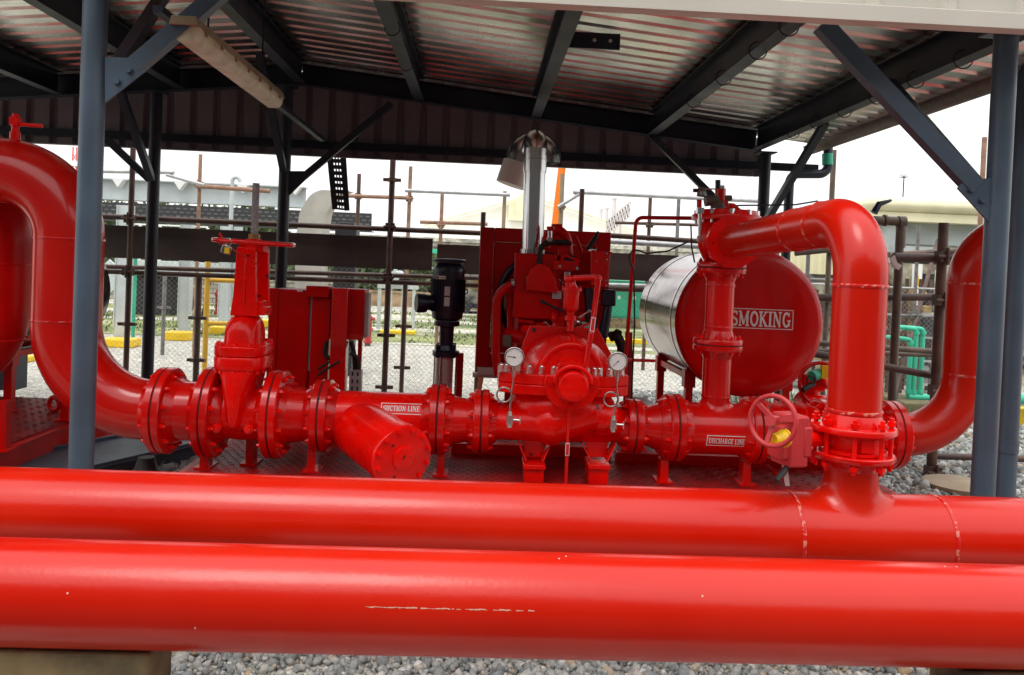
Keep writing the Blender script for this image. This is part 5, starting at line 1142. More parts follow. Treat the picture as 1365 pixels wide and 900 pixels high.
ledger(222, 233, 272, 247, 12.2, 'slanting grey scaffold tube with a clamp on its upper end', m='galv', r=.028)
ledger(262, 248, 360, 255, 12.4, 'rusty scaffold tube resting over the pale gantry beam', m='rustl', r=.035)
ledger(460, 261, 545, 264, 12.4, 'rusty scaffold tube between perforated tray and thin post', m='rustl', r=.03)
ledger(540, 254, 680, 260, 12.4, 'grey scaffold tube in the sky left of the exhaust', m='galv', r=.03)
ledger(764, 256, 1010, 268, 12.4, 'long grey scaffold tube in the sky right of the exhaust', m='galv', r=.034)
ledger(744, 276, 772, 259, 12.4, 'short grey diagonal tube clamped beside the crane boom', m='galv', r=.03)
ledger(1060, 338, 1110, 333, 7.6, 'brown tube running to the post behind the riser', m='brown', r=.026)
ledger(1085, 397, 1262, 396, 6.9, 'brown scaffold tube at mid height behind the riser', m='rust', r=.034, ext0=.1)
ledger(1185, 340, 1280, 334, 8.4, 'grey brown tube sloping up behind the right bend', m='brown', r=.034, ext1=1.2)
ledger(1192, 343, 1290, 345, 6.5, 'thick brown tube with a cut end right of the riser top', m='rust', r=.040, ext1=.8)
ledger(1180, 464, 1290, 472, 7.5, 'pair tube behind the green pipes, upper one', m='brown', r=.028, ext0=.8, ext1=1.3)
ledger(1180, 471, 1290, 475, 7.8, 'pair tube behind the green pipes, lower one', m='brown', r=.026, ext0=.8, ext1=1.3)
ledger(1175, 488, 1245, 501, 6.5, 'brown tube crossing in front of the green pipes', m='rust', r=.032, ext0=.8)
ledger(1240, 608, 1372, 612, 6.6, 'low brown tube over the gravel behind the right posts', m='rust', r=.028, ext1=1)
ledger(1352, 487, 1375, 488, 7.2, 'dark brown tube at the right picture edge', m='rust', r=.03, ext1=1)
b = MB(); b.tube(fillet([PY(1160, 294, 6.8), PY(1202, 295, 6.8), PY(1200, 330, 6.8)], .06), .04, 16); b.tube([PY(1197, 296, 6.8), PY(1206, 296, 6.8)], .052, 14); b.tube([PY(1178, 294, 6.8), PY(1181, 294, 6.8)], .052, 14); solo(b, 'pipe_elbow', 'brown', 'brown threaded pipe elbow right of the riser top', 'pipe')
b = MB(); b.tube([PY(1165, 284, 6.8), PY(1172, 272, 6.8), PY(1188, 267, 6.8)], [.03, .028, .012], 10); solo(b, 'bent_bracket', 'black', 'black bent bracket sticking up right of the riser top', 'bracket')
standard(222, 366, 214, 480, 12.6, 'dull grey scaffold post deep behind the second grey column', r=.03, m='galvd', collars=(410,))
standard(345, 366, 341, 440, 12.6, 'dull grey scaffold post deep behind the gate valve stem', r=.03, m='galvd', collars=(400,))
standard(480, 232, 470, 440, 12.9, 'rusty scaffold post deep behind the second red cabinet', r=.032, m='rust', collars=(340, 400), coup=(262,))
standard(590, 258, 586, 340, 12.9, 'rusty scaffold post deep behind the black motor', r=.03, m='rustl', coup=(300,))
standard(866, 262, 862, 400, 12.9, 'rusty scaffold post behind the left shoulder of the tank', r=.03, m='rust', coup=(300,))
standard(905, 262, 902, 330, 12.9, 'dull grey scaffold post just left of the relief valve', r=.03, m='galvd')
standard(1222, 300, 1217, 500, 9.9, 'thin dull post between the brown pipe posts', r=.022, m='galvd', coup=(420,))
standard(1076, 325, 1070, 540, 10.2, 'thin dull post between tank edge and tall riser', r=.026, m='galvd', coup=(372, 455))
ledger(130, 318, 620, 330, 12.95, 'dull tube far behind the boards on the left', m='galvd', r=.03)
ledger(560, 296, 650, 299, 12.95, 'rusty tube end just above the short board', m='rustl', r=.03)
ledger(820, 297, 930, 300, 12.95, 'thin rusty tube above the tank', m='rust', r=.026)
ledger(1050, 372, 1110, 374, 10.25, 'dull tube between tank edge and tall riser, upper one', m='galvd', r=.028)
ledger(1050, 455, 1110, 458, 10.25, 'dull tube between tank edge and tall riser, lower one', m='galvd', r=.028)
ledger(1180, 420, 1290, 424, 9.95, 'thin dull tube behind the green pipe tops', m='galvd', r=.022, ext1=1)
b = MB(); b.cyl(PY(1185, 560, 9.0), PY(1250, 320, 10.6), .026, n=12); solo(b, 'scaffold_brace', 'rust', 'slanting rusty brace crossing behind the green pipes', 'tube', scaf)
# boards
for (x0, x1, ya, yb_, yc_, yd_, lab) in ((60, 577, 296, 318.5, 339, 362, 'long weathered scaffold board on edge left of the motor'), (583, 660, 326, 328, 364, 367, 'short weathered scaffold board end behind the black motor'), (800, 905, 336, 341, 372, 377, 'weathered scaffold board behind the thin red frame')):
    a = PY((x0+x1)/2, (ya+yb_)/2, SYc+.12); c = PY((x0+x1)/2, (yc_+yd_)/2, SYc+.12); A, C_ = PY(x0, ya, SYc+.12), PY(x1, yb_, SYc+.12)
    b = MB(); b.b2((A.x, SYc+.12, c.z), (C_.x, SYc+.16, a.z)); solo(b, 'scaffold_board', 'wood', lab, 'board', 'scaffold boards', sm=False, bevel=.004)
# ================================================================== BACKGROUND LEFT
def G(px, py, z=0): return PZ(px, py, z)
b = MB(); b.add([(-60, 15.5, .006), (6, 15.5, .006), (6, 26.5, .006), (-60, 26.5, .006)], [(0, 1, 2, 3)])
def patch_mat():
    m = M['grass'].copy(); m.name = 'patchy_grass'; n = m.node_tree; bs = n.nodes['Principled BSDF']; g = n.nodes.new('ShaderNodeNewGeometry')
    mp = n.nodes.new('ShaderNodeMapping'); mp.inputs['Scale'].default_value = (.22, .75, 1); n.links.new(g.outputs['Position'], mp.inputs[0])
    x = n.nodes.new('ShaderNodeTexNoise'); x.inputs['Scale'].default_value = 1; x.inputs['Detail'].default_value = 5; n.links.new(mp.outputs[0], x.inputs['Vector'])
    r = n.nodes.new('ShaderNodeMapRange'); r.inputs[1].default_value = .42; r.inputs[2].default_value = .50; n.links.new(x.outputs[0], r.inputs[0])
    mx = n.nodes.new('ShaderNodeMix'); mx.data_type = 'RGBA'; src = bs.inputs['Base Color'].links[0].from_socket
    mx.inputs[6].default_value = (.50, .48, .40, 1); n.links.new(src, mx.inputs[7]); n.links.new(r.outputs[0], mx.inputs[0]); n.links.new(mx.outputs[2], bs.inputs['Base Color']); return m
solo(b, 'grass_patch', patch_mat(), 'patchy green grass and pale gravel beyond the fence on the left', 'grass', kind='stuff', sm=False)
# grass tufts
nr = np.random.default_rng(5); b = MB()
for i in range(6000):
    x = nr.uniform(-14, 1); y = nr.uniform(15.8, 26); h = nr.uniform(.03, .09); a = nr.uniform(0, 3.14); dx, dy = math.cos(a)*.03, math.sin(a)*.03
    if math.sin(x*.9+1)*math.cos(y*1.1)+nr.uniform(-.5, .5) < 0: continue
    b.add([(x-dx, y-dy, 0), (x+dx, y+dy, 0), (x+dx*.3+nr.uniform(-.02, .02), y, h)], [(0, 1, 2)])
for i in range(700):
    c = nr.uniform(0, 1); x = nr.uniform(3.2, 6.5); y = nr.uniform(8.8, 9.8); h = nr.uniform(.1, .35); a = nr.uniform(0, 3.14); dx, dy = math.cos(a)*.012, math.sin(a)*.012
    b.add([(x-dx, y-dy, 0), (x+dx, y+dy, 0), (x+nr.uniform(-.1, .1), y, h)], [(0, 1, 2)])
solo(b, 'grass_tufts', 'grass', 'loose grass tufts growing through the gravel', 'grass', kind='stuff', sm=False)
# low block wall
def blockwall(px0, px1, Y, ztop, label, m='brick', th=.25):
    a, c = PY(px0, 390, Y), PY(px1, 390, Y); b = MB(); b.b2((a.x, Y, 0), (c.x, Y+th, ztop)); b.b2((a.x-.02, Y-.03, ztop+.001), (c.x+.02, Y+th+.03, ztop+.07)); return solo(b, 'block_wall', m, label, 'wall', sm=False)
blockwall(20, 470, 27, .78, 'low pale block wall far behind the yellow railing')
blockwall(486, 640, 29, .5, 'low brown stone wall far behind the red hydrant', mat('brown_stone', (.38, .26, .15), .9, bump=.8, bscale=5, var=.5, vscale=2))
def slot_mat():
    m = bpy.data.materials.new('slotted_tray'); m.use_nodes = True; n = m.node_tree; b_ = n.nodes['Principled BSDF']; b_.inputs['Roughness'].default_value = .6
    g = n.nodes.new('ShaderNodeNewGeometry'); mp = n.nodes.new('ShaderNodeMapping'); mp.inputs['Rotation'].default_value = (R_(90), 0, 0); n.links.new(g.outputs['Position'], mp.inputs[0])
    k = n.nodes.new('ShaderNodeTexBrick'); k.inputs['Scale'].default_value = 1; k.inputs['Brick Width'].default_value = .12; k.inputs['Row Height'].default_value = .07; k.inputs['Mortar Size'].default_value = .024; k.inputs['Mortar Smooth'].default_value = 0
    k.inputs['Color1'].default_value = (.16, .17, .16, 1); k.inputs['Color2'].default_value = (.08, .08, .08, 1); k.inputs['Mortar'].default_value = (.03, .03, .033, 1)
    n.links.new(mp.outputs[0], k.inputs[0]); n.links.new(k.outputs[0], b_.inputs['Base Color']); return m
# gantry with white legs on yellow blocks
gt = thing('pipe_gantry', 'pale grey steel gantry beam with perforated trays on white legs at the left', 'gantry', (-6, 14.5, 0))
GY = 14.5; zb0, zt0_ = PY(250, 271, GY).z, PY(250, 243, GY).z
xa_, xb_ = PY(-40, 250, GY).x, PY(408, 258, GY).x
b = MB(); b.ibeam((xa_, GY, (zb0+zt0_)/2), (xb_, GY, (zb0+zt0_)/2), zt0_-zb0, .24, .02); part(b, 'main_beam', 'ltgrey', gt)
for px in (160, 242, 325, 395): c = PY(px, 250, GY-.1); b = MB(); b.prism([(c.x-.1, GY-.2, zt0_-.02), (c.x+.1, GY-.2, zt0_-.02), (c.x, GY-.2, zt0_-.16)], (0, .18, 0)); part(b, 'bracket', 'white', gt)
zt1_, zt2_ = PY(250, 275, GY).z, PY(250, 299, GY).z
b = MB(); xt = PY(498, 280, GY).x; b.b2((xa_, GY-.2, zt2_), (xt, GY-.19, zt1_)); b.b2((xa_, GY-.19, zt2_), (xt, GY+.2, zt2_+.01)); part(b, 'cable_tray', slot_mat(), gt)
for px, py, w in ((162, 460, .16), (245, 450, .15), (297, 440, .14), (313, 440, .10)):
    c = G(px, py-1); zz = zb0+0.1 if c.y > 13 else zb0
    b = MB(); b.b2((c.x-w*.6, c.y-.08, 0), (c.x+w*.6, c.y+.08, 2.4)); b.b2((c.x-w*.72, c.y-.1, .3), (c.x-w*.602, c.y+.1, 2.4)); b.b2((c.x+w*.602, c.y-.1, .3), (c.x+w*.72, c.y+.1, 2.4)); part(b, 'leg', 'ltgrey', gt)
def yblock(px, py, w, h, label, dep=.4):
    c = G(px, py); b = MB(); k = c.y/1050; b.b2((c.x-w*k/2, c.y-dep/2, 0), (c.x+w*k/2, c.y+dep/2, h*k)); solo(b, 'kerb_block', 'yellow', label, 'kerb block', 'yellow foundation blocks', sm=False, bevel=.02)
yblock(160, 462, 42, 11, 'yellow concrete block under the leftmost white gantry leg')
yblock(238, 453, 34, 11, 'yellow concrete block under the second white gantry leg')
yblock(295, 445, 25, 10, 'yellow concrete block behind the yellow railing')
yblock(531, 445, 46, 5, 'long yellow kerb block by the white supports behind the scaffold post')
yblock(352, 436, 14, 10, 'small yellow block beside the gate valve hood')
yblock(30, 483, 16, 8, 'small yellow block glimpsed under the second tank')
# duct + vertical perforated tray
du = thing('cable_duct', 'pale curved sheet metal duct crossing the gantry', 'duct', PY(415, 400, 12, ))
D_Y = 12.0
def strip(pts, w, Y, th=.3):
    b = MB(); ps = [PY(x, y, Y) for x, y in pts]; return b, ps
b = MB(); n = 0
prof = [(447, 254), (432, 258), (417, 284), (411, 330), (411, 430)]
ps = fillet([PY(x, y, D_Y) for x, y in prof], .3, 6)
vs = []; ww = .40
for p in ps: vs += [(p.x-ww/2, p.y, p.z), (p.x+ww/2, p.y, p.z), (p.x+ww/2+.04, p.y+.25, p.z), (p.x-ww/2+.04, p.y+.25, p.z)]
fs = [(i*4+j, i*4+(j+1) % 4, (i+1)*4+(j+1) % 4, (i+1)*4+j) for i in range(len(ps)-1) for j in range(4)] + [(0, 1, 2, 3), tuple(range(len(vs)-4, len(vs)))[::-1]]
b.add(vs, fs); part(b, 'duct_run', mat('pale_beige_sheet', (.42, .40, .35), .45, var=.15), du, ang=20)
vt = thing('perforated_tray', 'upright dark perforated cable tray against the sky left of the scaffold post', 'cable tray', PY(452, 280, 8.2))
VY = 8.6; A, B_, C_, D_ = PY(440, 196, VY), PY(459, 198, VY), PY(463, 281, VY), PY(446, 279, VY)
A = PY(437, 190, VY); B_ = PY(457, 190, VY)
b = MB(); nrow, ncol = 11, 5
def bil(u, v): return (A*(1-u)+B_*u)*(1-v)+(D_*(1-u)+C_*u)*v
us = []; 
for i in range(ncol): us += [(i+.25)/ncol, (i+.75)/ncol]
vss = []
for j in range(nrow): vss += [(j+.33)/nrow, (j+.67)/nrow]
us = [0]+us+[1]; vss = [0]+vss+[1]
vs = [bil(u, v) for u in us for v in vss]; nv = len(vss); fs = []
for i in range(len(us)-1):
    for j in range(nv-1):
        if i % 2 == 1 and j % 2 == 1: continue
        fs.append((i*nv+j, (i+1)*nv+j, (i+1)*nv+j+1, i*nv+j+1))
b.add(vs, fs); b.add([v+V((0, .003, 0)) for v in vs], fs); part(b, 'perforated_sheet', 'tray', vt, sm=False)
b = MB(); b.beam(A, D_, .006, .05, (1, 0, 0)); part(b, 'side_rail', 'tray', vt); b = MB(); b.beam(B_, C_, .006, .05, (1, 0, 0)); part(b, 'side_rail', 'tray', vt)
# dark stack base under duct, dark transformer
b = MB(); a, c = PY(452, 300, 11), PY(474, 420, 11); b.b2((PY(447, 290, 11).x, 11, 0), (PY(476, 290, 11).x, 11.3, PY(450, 305, 11).z)); b.b2((PY(452, 285, 11).x, 11.05, PY(450, 304, 11).z), (PY(472, 285, 11).x, 11.25, PY(450, 296, 11).z)); solo(b, 'switch_box', 'tray', 'dark upright box behind the second red cabinet', 'box', bevel=.01)
# yellow railing
rl_ = thing('yellow_railing', 'yellow pipe railing standing between fence and gate valve', 'railing', G(290, 500))
for px, py in ((272, 505), (320, 505)):
    c = G(px, py); b = MB(); b.cyl((c.x, c.y, 0), (c.x, c.y, 1.85), .034, n=16); part(b, 'post', 'ypost', rl_)
c0, c1_ = G(272, 505), G(320, 505)
for z in (.72, 1.28, 1.84): 
    b = MB(); b.cyl((c0.x, c0.y, z), (c1_.x, c1_.y, z), .03, n=14); part(b, 'rail', 'ypost', rl_)
# hydrant
hy = G(490, 461); ht = thing('fire_hydrant', 'red fire hydrant on the pale gravel beyond the cabinets', 'hydrant', hy); k = hy.y/1050
b = MB(); b.lathe(hy, Z1, [(4*k, 6*k), (6.5*k, 6*k), (6.6*k, 4.5*k), (20*k, 4.5*k), (20.5*k, 6.5*k), (23*k, 6.5*k), (23.5*k, 4.6*k), (34*k, 4.6*k), (38*k, 5.4*k), (41*k, 3.5*k), (44*k, 1.5*k), (47*k, 1.4*k)], 24); part(b, 'barrel', 'pinkred', ht)
for s_ in (-1, 1): b = MB(); b.cyl(hy+V((s_*3*k, 0, 36*k)), hy+V((s_*8.5*k, 0, 36*k)), 2.3*k, n=14); part(b, 'hose_outlet', 'pinkred', ht)
b = MB(); b.b2(hy+V((-3.5*k, -3.5*k, 0)), hy+V((3.5*k, 3.5*k, 4*k))); part(b, 'base', 'brown', ht)
h2 = G(290, 420); b = MB(); b.lathe(h2, Z1, [(0, .1), (.1, .1), (.12, .07), (.5, .07), (.55, .1), (.62, .09), (.7, .03)], 14); solo(b, 'fire_hydrant', 'pinkred', 'tiny pink red hydrant far off beside the white gantry legs', 'hydrant')
# green standpipe far left
c = G(177, 452); b = MB(); b.cyl((c.x, c.y, .3), (c.x, c.y, 1.7), .035, n=12); b.cyl((c.x, c.y, 1.2), (c.x, c.y, 1.3), .055, n=10); b.cyl((c.x, c.y, 0), (c.x, c.y, .3), .03, n=10); solo(b, 'standpipe', 'green', 'slim green standpipe on the grass at the left', 'pipe')
# machinery shed bits far left
mc = thing('steel_platform', 'pale steel stair platform with a dark box beneath, on the far left lawn', 'platform', G(195, 420))
c = G(190, 420); yy = c.y
b = MB(); b.b2((c.x-.5, yy, 0), (c.x+.7, yy+.8, 1.0)); part(b, 'dark_box', 'dark', mc)
b = MB(); b.b2((c.x-.6, yy-.1, 1.02), (c.x+1.6, yy+.9, 1.4)); part(b, 'platform_deck', 'ltgrey', mc)
for dx in (-.6, -.1, .4, 1.0, 1.6):
    b = MB(); b.b2((c.x+dx-.03, yy-.1, 1.405), (c.x+dx+.03, yy-.04, 2.3)); part(b, 'rail_post', 'white', mc)
for z in (1.85, 2.3): b = MB(); b.b2((c.x-.6, yy-.09, z), (c.x+1.6, yy-.05, z+.04)); part(b, 'rail', 'white', mc)
for dx, dz in ((1.2, 0), (1.5, 0)): b = MB(); b.beam((c.x+dx, yy, 0), (c.x+dx+.2, yy, 1.0), .05, .05, (0, 1, 0)); part(b, 'leg', 'black', mc)
b = MB(); b.beam((c.x-1.6, yy-.1, 0), (c.x-.6, yy-.1, 1.2), .08, .6, (0, 0, 1)); part(b, 'stair', 'ltgrey', mc)
# white pipe supports mid
ws = thing('pipe_support', 'white steel supports on the yellow kerb block left of the black motor', 'support', G(530, 443)); c = G(530, 442)
for dx in (-.45, -.2, .1, .35): b = MB(); b.b2((c.x+dx-.04, c.y-.04, .05), (c.x+dx+.04, c.y+.04, 1.0)); part(b, 'leg', 'ltgrey', ws)
b = MB(); b.b2((c.x-.5, c.y-.06, 1.0), (c.x+.45, c.y+.06, 1.15)); part(b, 'crossbar', 'ltgrey', ws)
b = MB(); b.cyl((c.x-.1, c.y-.3, 1.3), (c.x-.1, c.y+1, 1.3), .12, n=16); b.cyl((c.x-.1, c.y, 1.1), (c.x-.1, c.y, 1.9), .05, n=10); part(b, 'pipe', 'ltgrey', ws)
# dark skip machinery right of the jockey pump
dm = thing('generator_trailer', 'dark machinery on a low trailer glimpsed right of the black motor', 'trailer', G(622, 418)); c = G(615, 418); y0_ = c.y
b = MB(); b.b2((c.x-.4, y0_, .35), (c.x+2.6, y0_+1.5, 2.3)); part(b, 'housing', mat('dark_machine', (.07, .075, .075), .6, var=.6, vscale=4, vcol=(.3, .28, .22)), dm)
b = MB(); b.b2((c.x-.9, y0_-.1, .2), (c.x+2.7, y0_+1.6, .34)); part(b, 'chassis', 'black', dm)
for dx in (.1, .9): b = MB(); b.cyl((c.x+dx, y0_-.12, .22), (c.x+dx, y0_+.1, .22), .22, n=20); part(b, 'wheel', 'rubber', dm)
b = MB(); b.beam((c.x+.1, y0_-.05, 2.2), (c.x+1.2, y0_-.05, 1.3), .05, .15, (0, 1, 0)); part(b, 'brace', 'white', dm)
for dx in (0, .35, .7): b = MB(); b.b2((c.x+dx, y0_-.02, .8), (c.x+dx+.18, y0_-.001, 1.2)); part(b, 'bronze_panel', 'orangep', dm)  # bronze coloured panels on the housing front
# green cabinets on concrete plinth
gcb = G(828, 436); y0_ = gcb.y; gk_ = y0_/1050
gb_ = thing('green_cabinet', 'green two door cabinet on a concrete plinth behind the thin red frame', 'cabinet', gcb)
xL_, xR_ = PY(795, 400, y0_).x, PY(876, 400, y0_).x; zb_, zt_ = PY(828, 424, y0_).z, PY(828, 374, y0_).z
b = MB(); b.b2((xL_, y0_, zb_), (xR_, y0_+.8, zt_)); part(b, 'cabinet_body', 'green', gb_, bevel=.01)
for i in range(4): xx = xL_+(xR_-xL_)*(i+.5)/4; b = MB(); w_ = (xR_-xL_)/4*.46; b.b2((xx-w_, y0_-.015, zb_+.05), (xx+w_, y0_-.002, zt_-.05)); d_ = part(b, 'door', 'green', gb_); b = MB(); b.b2((xx-.05, y0_-.02, (zb_+zt_)/2), (xx+.03, y0_-.016, (zb_+zt_)/2+.1)); part(b, 'vent', 'white', d_)
b = MB(); b.b2((xL_-1, y0_-.5, 0), (xR_+.6, y0_+1.2, zb_-.003)); part(b, 'plinth', 'conc', gb_)
c = G(830, 458); b = MB(); b.b2((c.x-1.0, c.y, 0), (c.x+1.6, c.y+.25, .1)); solo(b, 'kerb_block', 'yellow', 'low yellow kerb line in front of the green cabinet', 'kerb block', 'yellow foundation blocks', sm=False, bevel=.01)
# green roof strips seen over the boards
b = MB(); a, c = PY(560, 331, 22), PY(915, 346, 22); b.b2((a.x, 22, c.z), (c.x, 22.6, a.z-.12)); b.b2((a.x-.1, 21.9, a.z-.118), (c.x+.1, 22.7, a.z-.05)); solo(b, 'green_conveyor', 'lgreen', 'long green and white roof strip beyond the scaffold boards', 'roof')
b = MB(); a = PY(700, 322, 40); b.b2((a.x-11, 40, 0), (a.x+13, 44, a.z-.2)); b.b2((a.x-11.2, 39.8, a.z-.19), (a.x+13.2, 44.2, a.z)); solo(b, 'low_building', 'dirtw', 'long low pale building far behind the engine', 'building')
# pale gabled hall far away
hl = thing('gabled_hall', 'pale yellow hall with a stepped gable far behind the exhaust', 'building', PY(690, 330, 70)); Yh = 70
def h_(px, py): return PY(px, py, Yh)
ap = h_(705, 264); lo = h_(570, 301); ro = h_(845, 309)
b = MB(); b.prism([(lo.x, Yh, 0), (ro.x, Yh, 0), (ro.x, Yh, ro.z), (ap.x, Yh, ap.z), (lo.x, Yh, lo.z)], (0, 20, 0)); part(b, 'hall_wall', mat('pale_hall', (.93, .92, .86), .6), hl)
b = MB(); b.beam((lo.x-.3, Yh-.4, lo.z), (ap.x, Yh-.4, ap.z+.15), .5, .12, (0, 0, 1)); b2_ = part(b, 'roof_edge', 'paleroof', hl); b = MB(); b.beam((ap.x, Yh-.4, ap.z+.15), (ro.x+.3, Yh-.4, ro.z), .5, .12, (0, 0, 1)); part(b, 'roof_edge', 'paleroof', hl)
b = MB(); p = h_(678, 270); b.prism([(p.x, Yh-1, p.z-1.6), (p.x+2.6, Yh-1, p.z-1.6), (p.x+2.6, Yh-1, p.z+.2), (p.x+1.2, Yh-1, p.z+.8), (p.x, Yh-1, p.z)], (0, .8, 0)); part(b, 'gable_step', 'paleroof', hl)
# stacks
for px, py, w, lab in ((791, 262, 4, 'thick tallest pale chimney far right of the engine'), (801, 281, 3, None), (819, 265, 5, None)): pass
for px, py, w, lab in ((801, 281, 4, 'leftmost and shortest of three pale chimneys on the horizon'), (809, 279, 4, 'middle one of three pale chimneys on the horizon'), (819, 266, 5, 'tallest of three pale chimneys on the horizon')):
    t = PY(px, py, 90); r = w/2*90/1050; b = MB(); b.cyl((t.x, 90, 0), (t.x, 90, t.z), r*1.1, r, n=16); b.cyl((t.x, 90, t.z), (t.x, 90, t.z+.2), r*1.35, n=16); solo(b, 'chimney', 'pale', lab, 'chimney', 'chimneys on the horizon')
cv_ = thing('conveyor_gantry', 'grey lattice conveyor gantry rising right of the chimneys', 'gantry', PY(825, 330, 60)); b = MB()
p0, p1 = PY(808, 314, 60), PY(840, 288, 60); nn = 9
for i in range(nn): 
    a_ = p0+(p1-p0)*i/nn; c_ = p0+(p1-p0)*(i+1)/nn; h = V((0, 0, 1.1))
    b.beam(a_, c_+h, .07, .07, (0, 1, 0)); b.beam(a_+h, c_, .07, .07, (0, 1, 0)); b.beam(a_, a_+h, .07, .07, (0, 1, 0))
b.beam(p0, p1, .12, .12); b.beam(p0+h, p1+h, .12, .12); part(b, 'lattice', 'pale', cv_)
for f in (0, .35, .6): a_ = p0+(p1-p0)*f; b = MB(); b.beam((a_.x, 60, 0), (a_.x, 60, a_.z), .15, .15, (0, 1, 0)); part(b, 'leg', 'pale', cv_)
# orange crane boom
b = MB(); a_, c_ = PY(737, 315, 16), PY(753, 180, 16); b.beam(a_+(a_-c_)*.6, c_, .11, .14, (0, 1, 0)); b.beam(a_+(a_-c_)*.6+V((.10, .02, 0)), c_+V((.06, .02, 0)), .05, .10, (0, 1, 0)); solo(b, 'crane_boom', 'orange', 'orange crane boom slanting up behind the exhaust', 'crane boom')
# red lattice mast far left
ms = thing('lattice_mast', 'slim red and white lattice mast against the sky at the far left', 'mast', PY(100, 330, 80)); t = PY(100, 196, 80)
m_ = MB(); z = 0; i = 0
for s_ in (-.35, .35): m_.cyl((t.x+s_, 80, 0), (t.x+s_*.5, 80, t.z), .07, n=6)
while z < t.z-.8:
    q = .35*(1-.5*z/t.z); m_.beam((t.x-q, 80, z), (t.x+q, 80, z+.8), .05, .05, (0, 1, 0)); m_.beam((t.x+q, 80, z), (t.x-q, 80, z+.8), .05, .05, (0, 1, 0)); z += .8
part(m_, 'lattice', mat('mast_red', (.6, .12, .12), .6), ms)
for pz in (.72, .86): q = MB(); q.box((t.x, 79.8, t.z*pz), (.9, .3, .5)); part(q, 'antenna', 'white', ms)
# street lamp / pole
b = MB(); b.tube(fillet([PY(309, 262, 13.5), PY(310, 234, 13.5), PY(319, 238, 13.5), PY(320, 242, 13.5)], .06), .035, 12); a_ = PY(309, 262, 13.5); b.cyl((a_.x, 13.5, 0), (a_.x, 13.5, a_.z), .035, n=12); solo(b, 'vent_pole', 'ltgrey', 'grey bent top vent pole above the gantry', 'pole')
b = MB(); a_ = PY(1203, 262, 40); t = PY(1205, 237, 40); b.cyl((a_.x, 40, 0), (t.x, 40, t.z), .03, n=8)
for i in range(7): q = R_(i*30); b.cyl((t.x, 40, t.z), (t.x+.28*math.cos(q), 40, t.z+.22*math.sin(q)), .015, n=5)
solo(b, 'antenna_pole', 'dark', 'thin pole with a spiky head above the cream roof', 'antenna')
# ================================================================== BACKGROUND RIGHT: canopy building
cb = thing('canopy_building', 'old building with thick cream canopy roof and open front at the right', 'building', PY(1250, 480, 14)); YB = 14.0
def w_(px, py, Y=YB): return PY(px, py, Y)
zt_a = w_(1200, 262).z; zt_b = w_(1200, 282).z; x0_, x1_ = w_(1160, 275).x, w_(1160, 275).x+9
b = MB(); b.b2((x0_, YB, zt_b), (x1_, YB+7, zt_a)); part(b, 'canopy_roof', 'paleroof', cb, bevel=.12)
b = MB(); b.b2((x0_+.1, YB+.1, zt_b-.16), (x1_, YB+6.9, zt_b-.003)); part(b, 'roof_trim', 'paleroof', cb)
for dy in (.5, 2.5, 4.5): b = MB(); b.b2((x0_+.2, YB+dy, zt_b-.55), (x1_, YB+dy+.2, zt_b-.165)); part(b, 'ceiling_beam', 'ltgrey', cb)
for px in (1185, 1330): 
    c = w_(px, 400, YB+.35); b = MB(); b.b2((c.x-.15, YB+.3, 0), (c.x+.15, YB+.5, zt_b-.17)); part(b, 'column', 'ltgrey', cb)
b = MB(); b.b2((x0_+.3, YB+5.5, 0), (x1_, YB+5.7, zt_b-.17)); part(b, 'back_wall', mat('dark_interior_wall', (.16, .15, .12), .9, var=.5), cb)
zc_ = w_(1240, 335, YB+.3).z; b = MB(); b.b2((w_(1195, 340).x, YB+.3, zc_-.05), (x1_, YB+.4, zc_+.08)); part(b, 'crossbar', 'ltgrey', cb)
# cluttered old wall in front (lower part)
mixm = mat('stained_render', (.22, .18, .11), .9, bump=.8, bscale=9, var=.75, vscale=4.5, vcol=(.46, .42, .30))
b = MB(); a_, c_ = w_(1165, 360, 12.6), w_(1300, 360, 12.6); b.b2((a_.x, 12.6, 0), (a_.x+7, 12.8, w_(1230, 352, 12.6).z)); solo(b, 'stained_wall', mixm, 'stained low wall below the cream canopy', 'wall', sm=False)
for k, (px, w, m_, lab, yt) in enumerate(((1222, 7, 'white', 'narrow white post in front of the stained wall', 352), (1236, 12, 'dark', 'dark door opening frame by the stained wall', 365), (1252, 5, 'white', 'second narrow white post near the brown post', 360), (1212, 10, 'conc', 'grey upright panel beside the green pipes', 385), (1262, 26, 'galv', 'stack of grey louvre panels seen beside the right bend', 400))):
    Y_ = 12.2; a_ = w_(px, 400, Y_); kk = Y_/1050; b = MB(); zt__ = w_(px, yt, Y_).z
    if 'louvre' in lab:
        for j in range(7): b.b2((a_.x-w*kk/2, Y_-.05, .2+j*.22), (a_.x+w*kk/2, Y_+.1, .32+j*.22))
        b.b2((a_.x-w*kk/2, Y_+.101, 0), (a_.x+w*kk/2, Y_+.2, zt__))
    else: b.b2((a_.x-w*kk/2, Y_-.05, 0), (a_.x+w*kk/2, Y_+.1, zt__)); b.b2((a_.x-w*kk/2-.03, Y_-.08, 0), (a_.x+w*kk/2+.03, Y_+.12, .1))
    solo(b, 'wall_panel' if m_ != 'white' else 'white_post', m_, lab, 'panel' if m_ != 'white' else 'post', sm=False)
b = MB(); b.tube(fillet([w_(1221, 362, 12.0), w_(1225, 380, 12.0), w_(1234, 392, 12.0), w_(1238, 400, 12)], .2), .022, 10); solo(b, 'yellow_hose', 'ypost', 'short yellow hose hanging against the stained wall', 'hose')
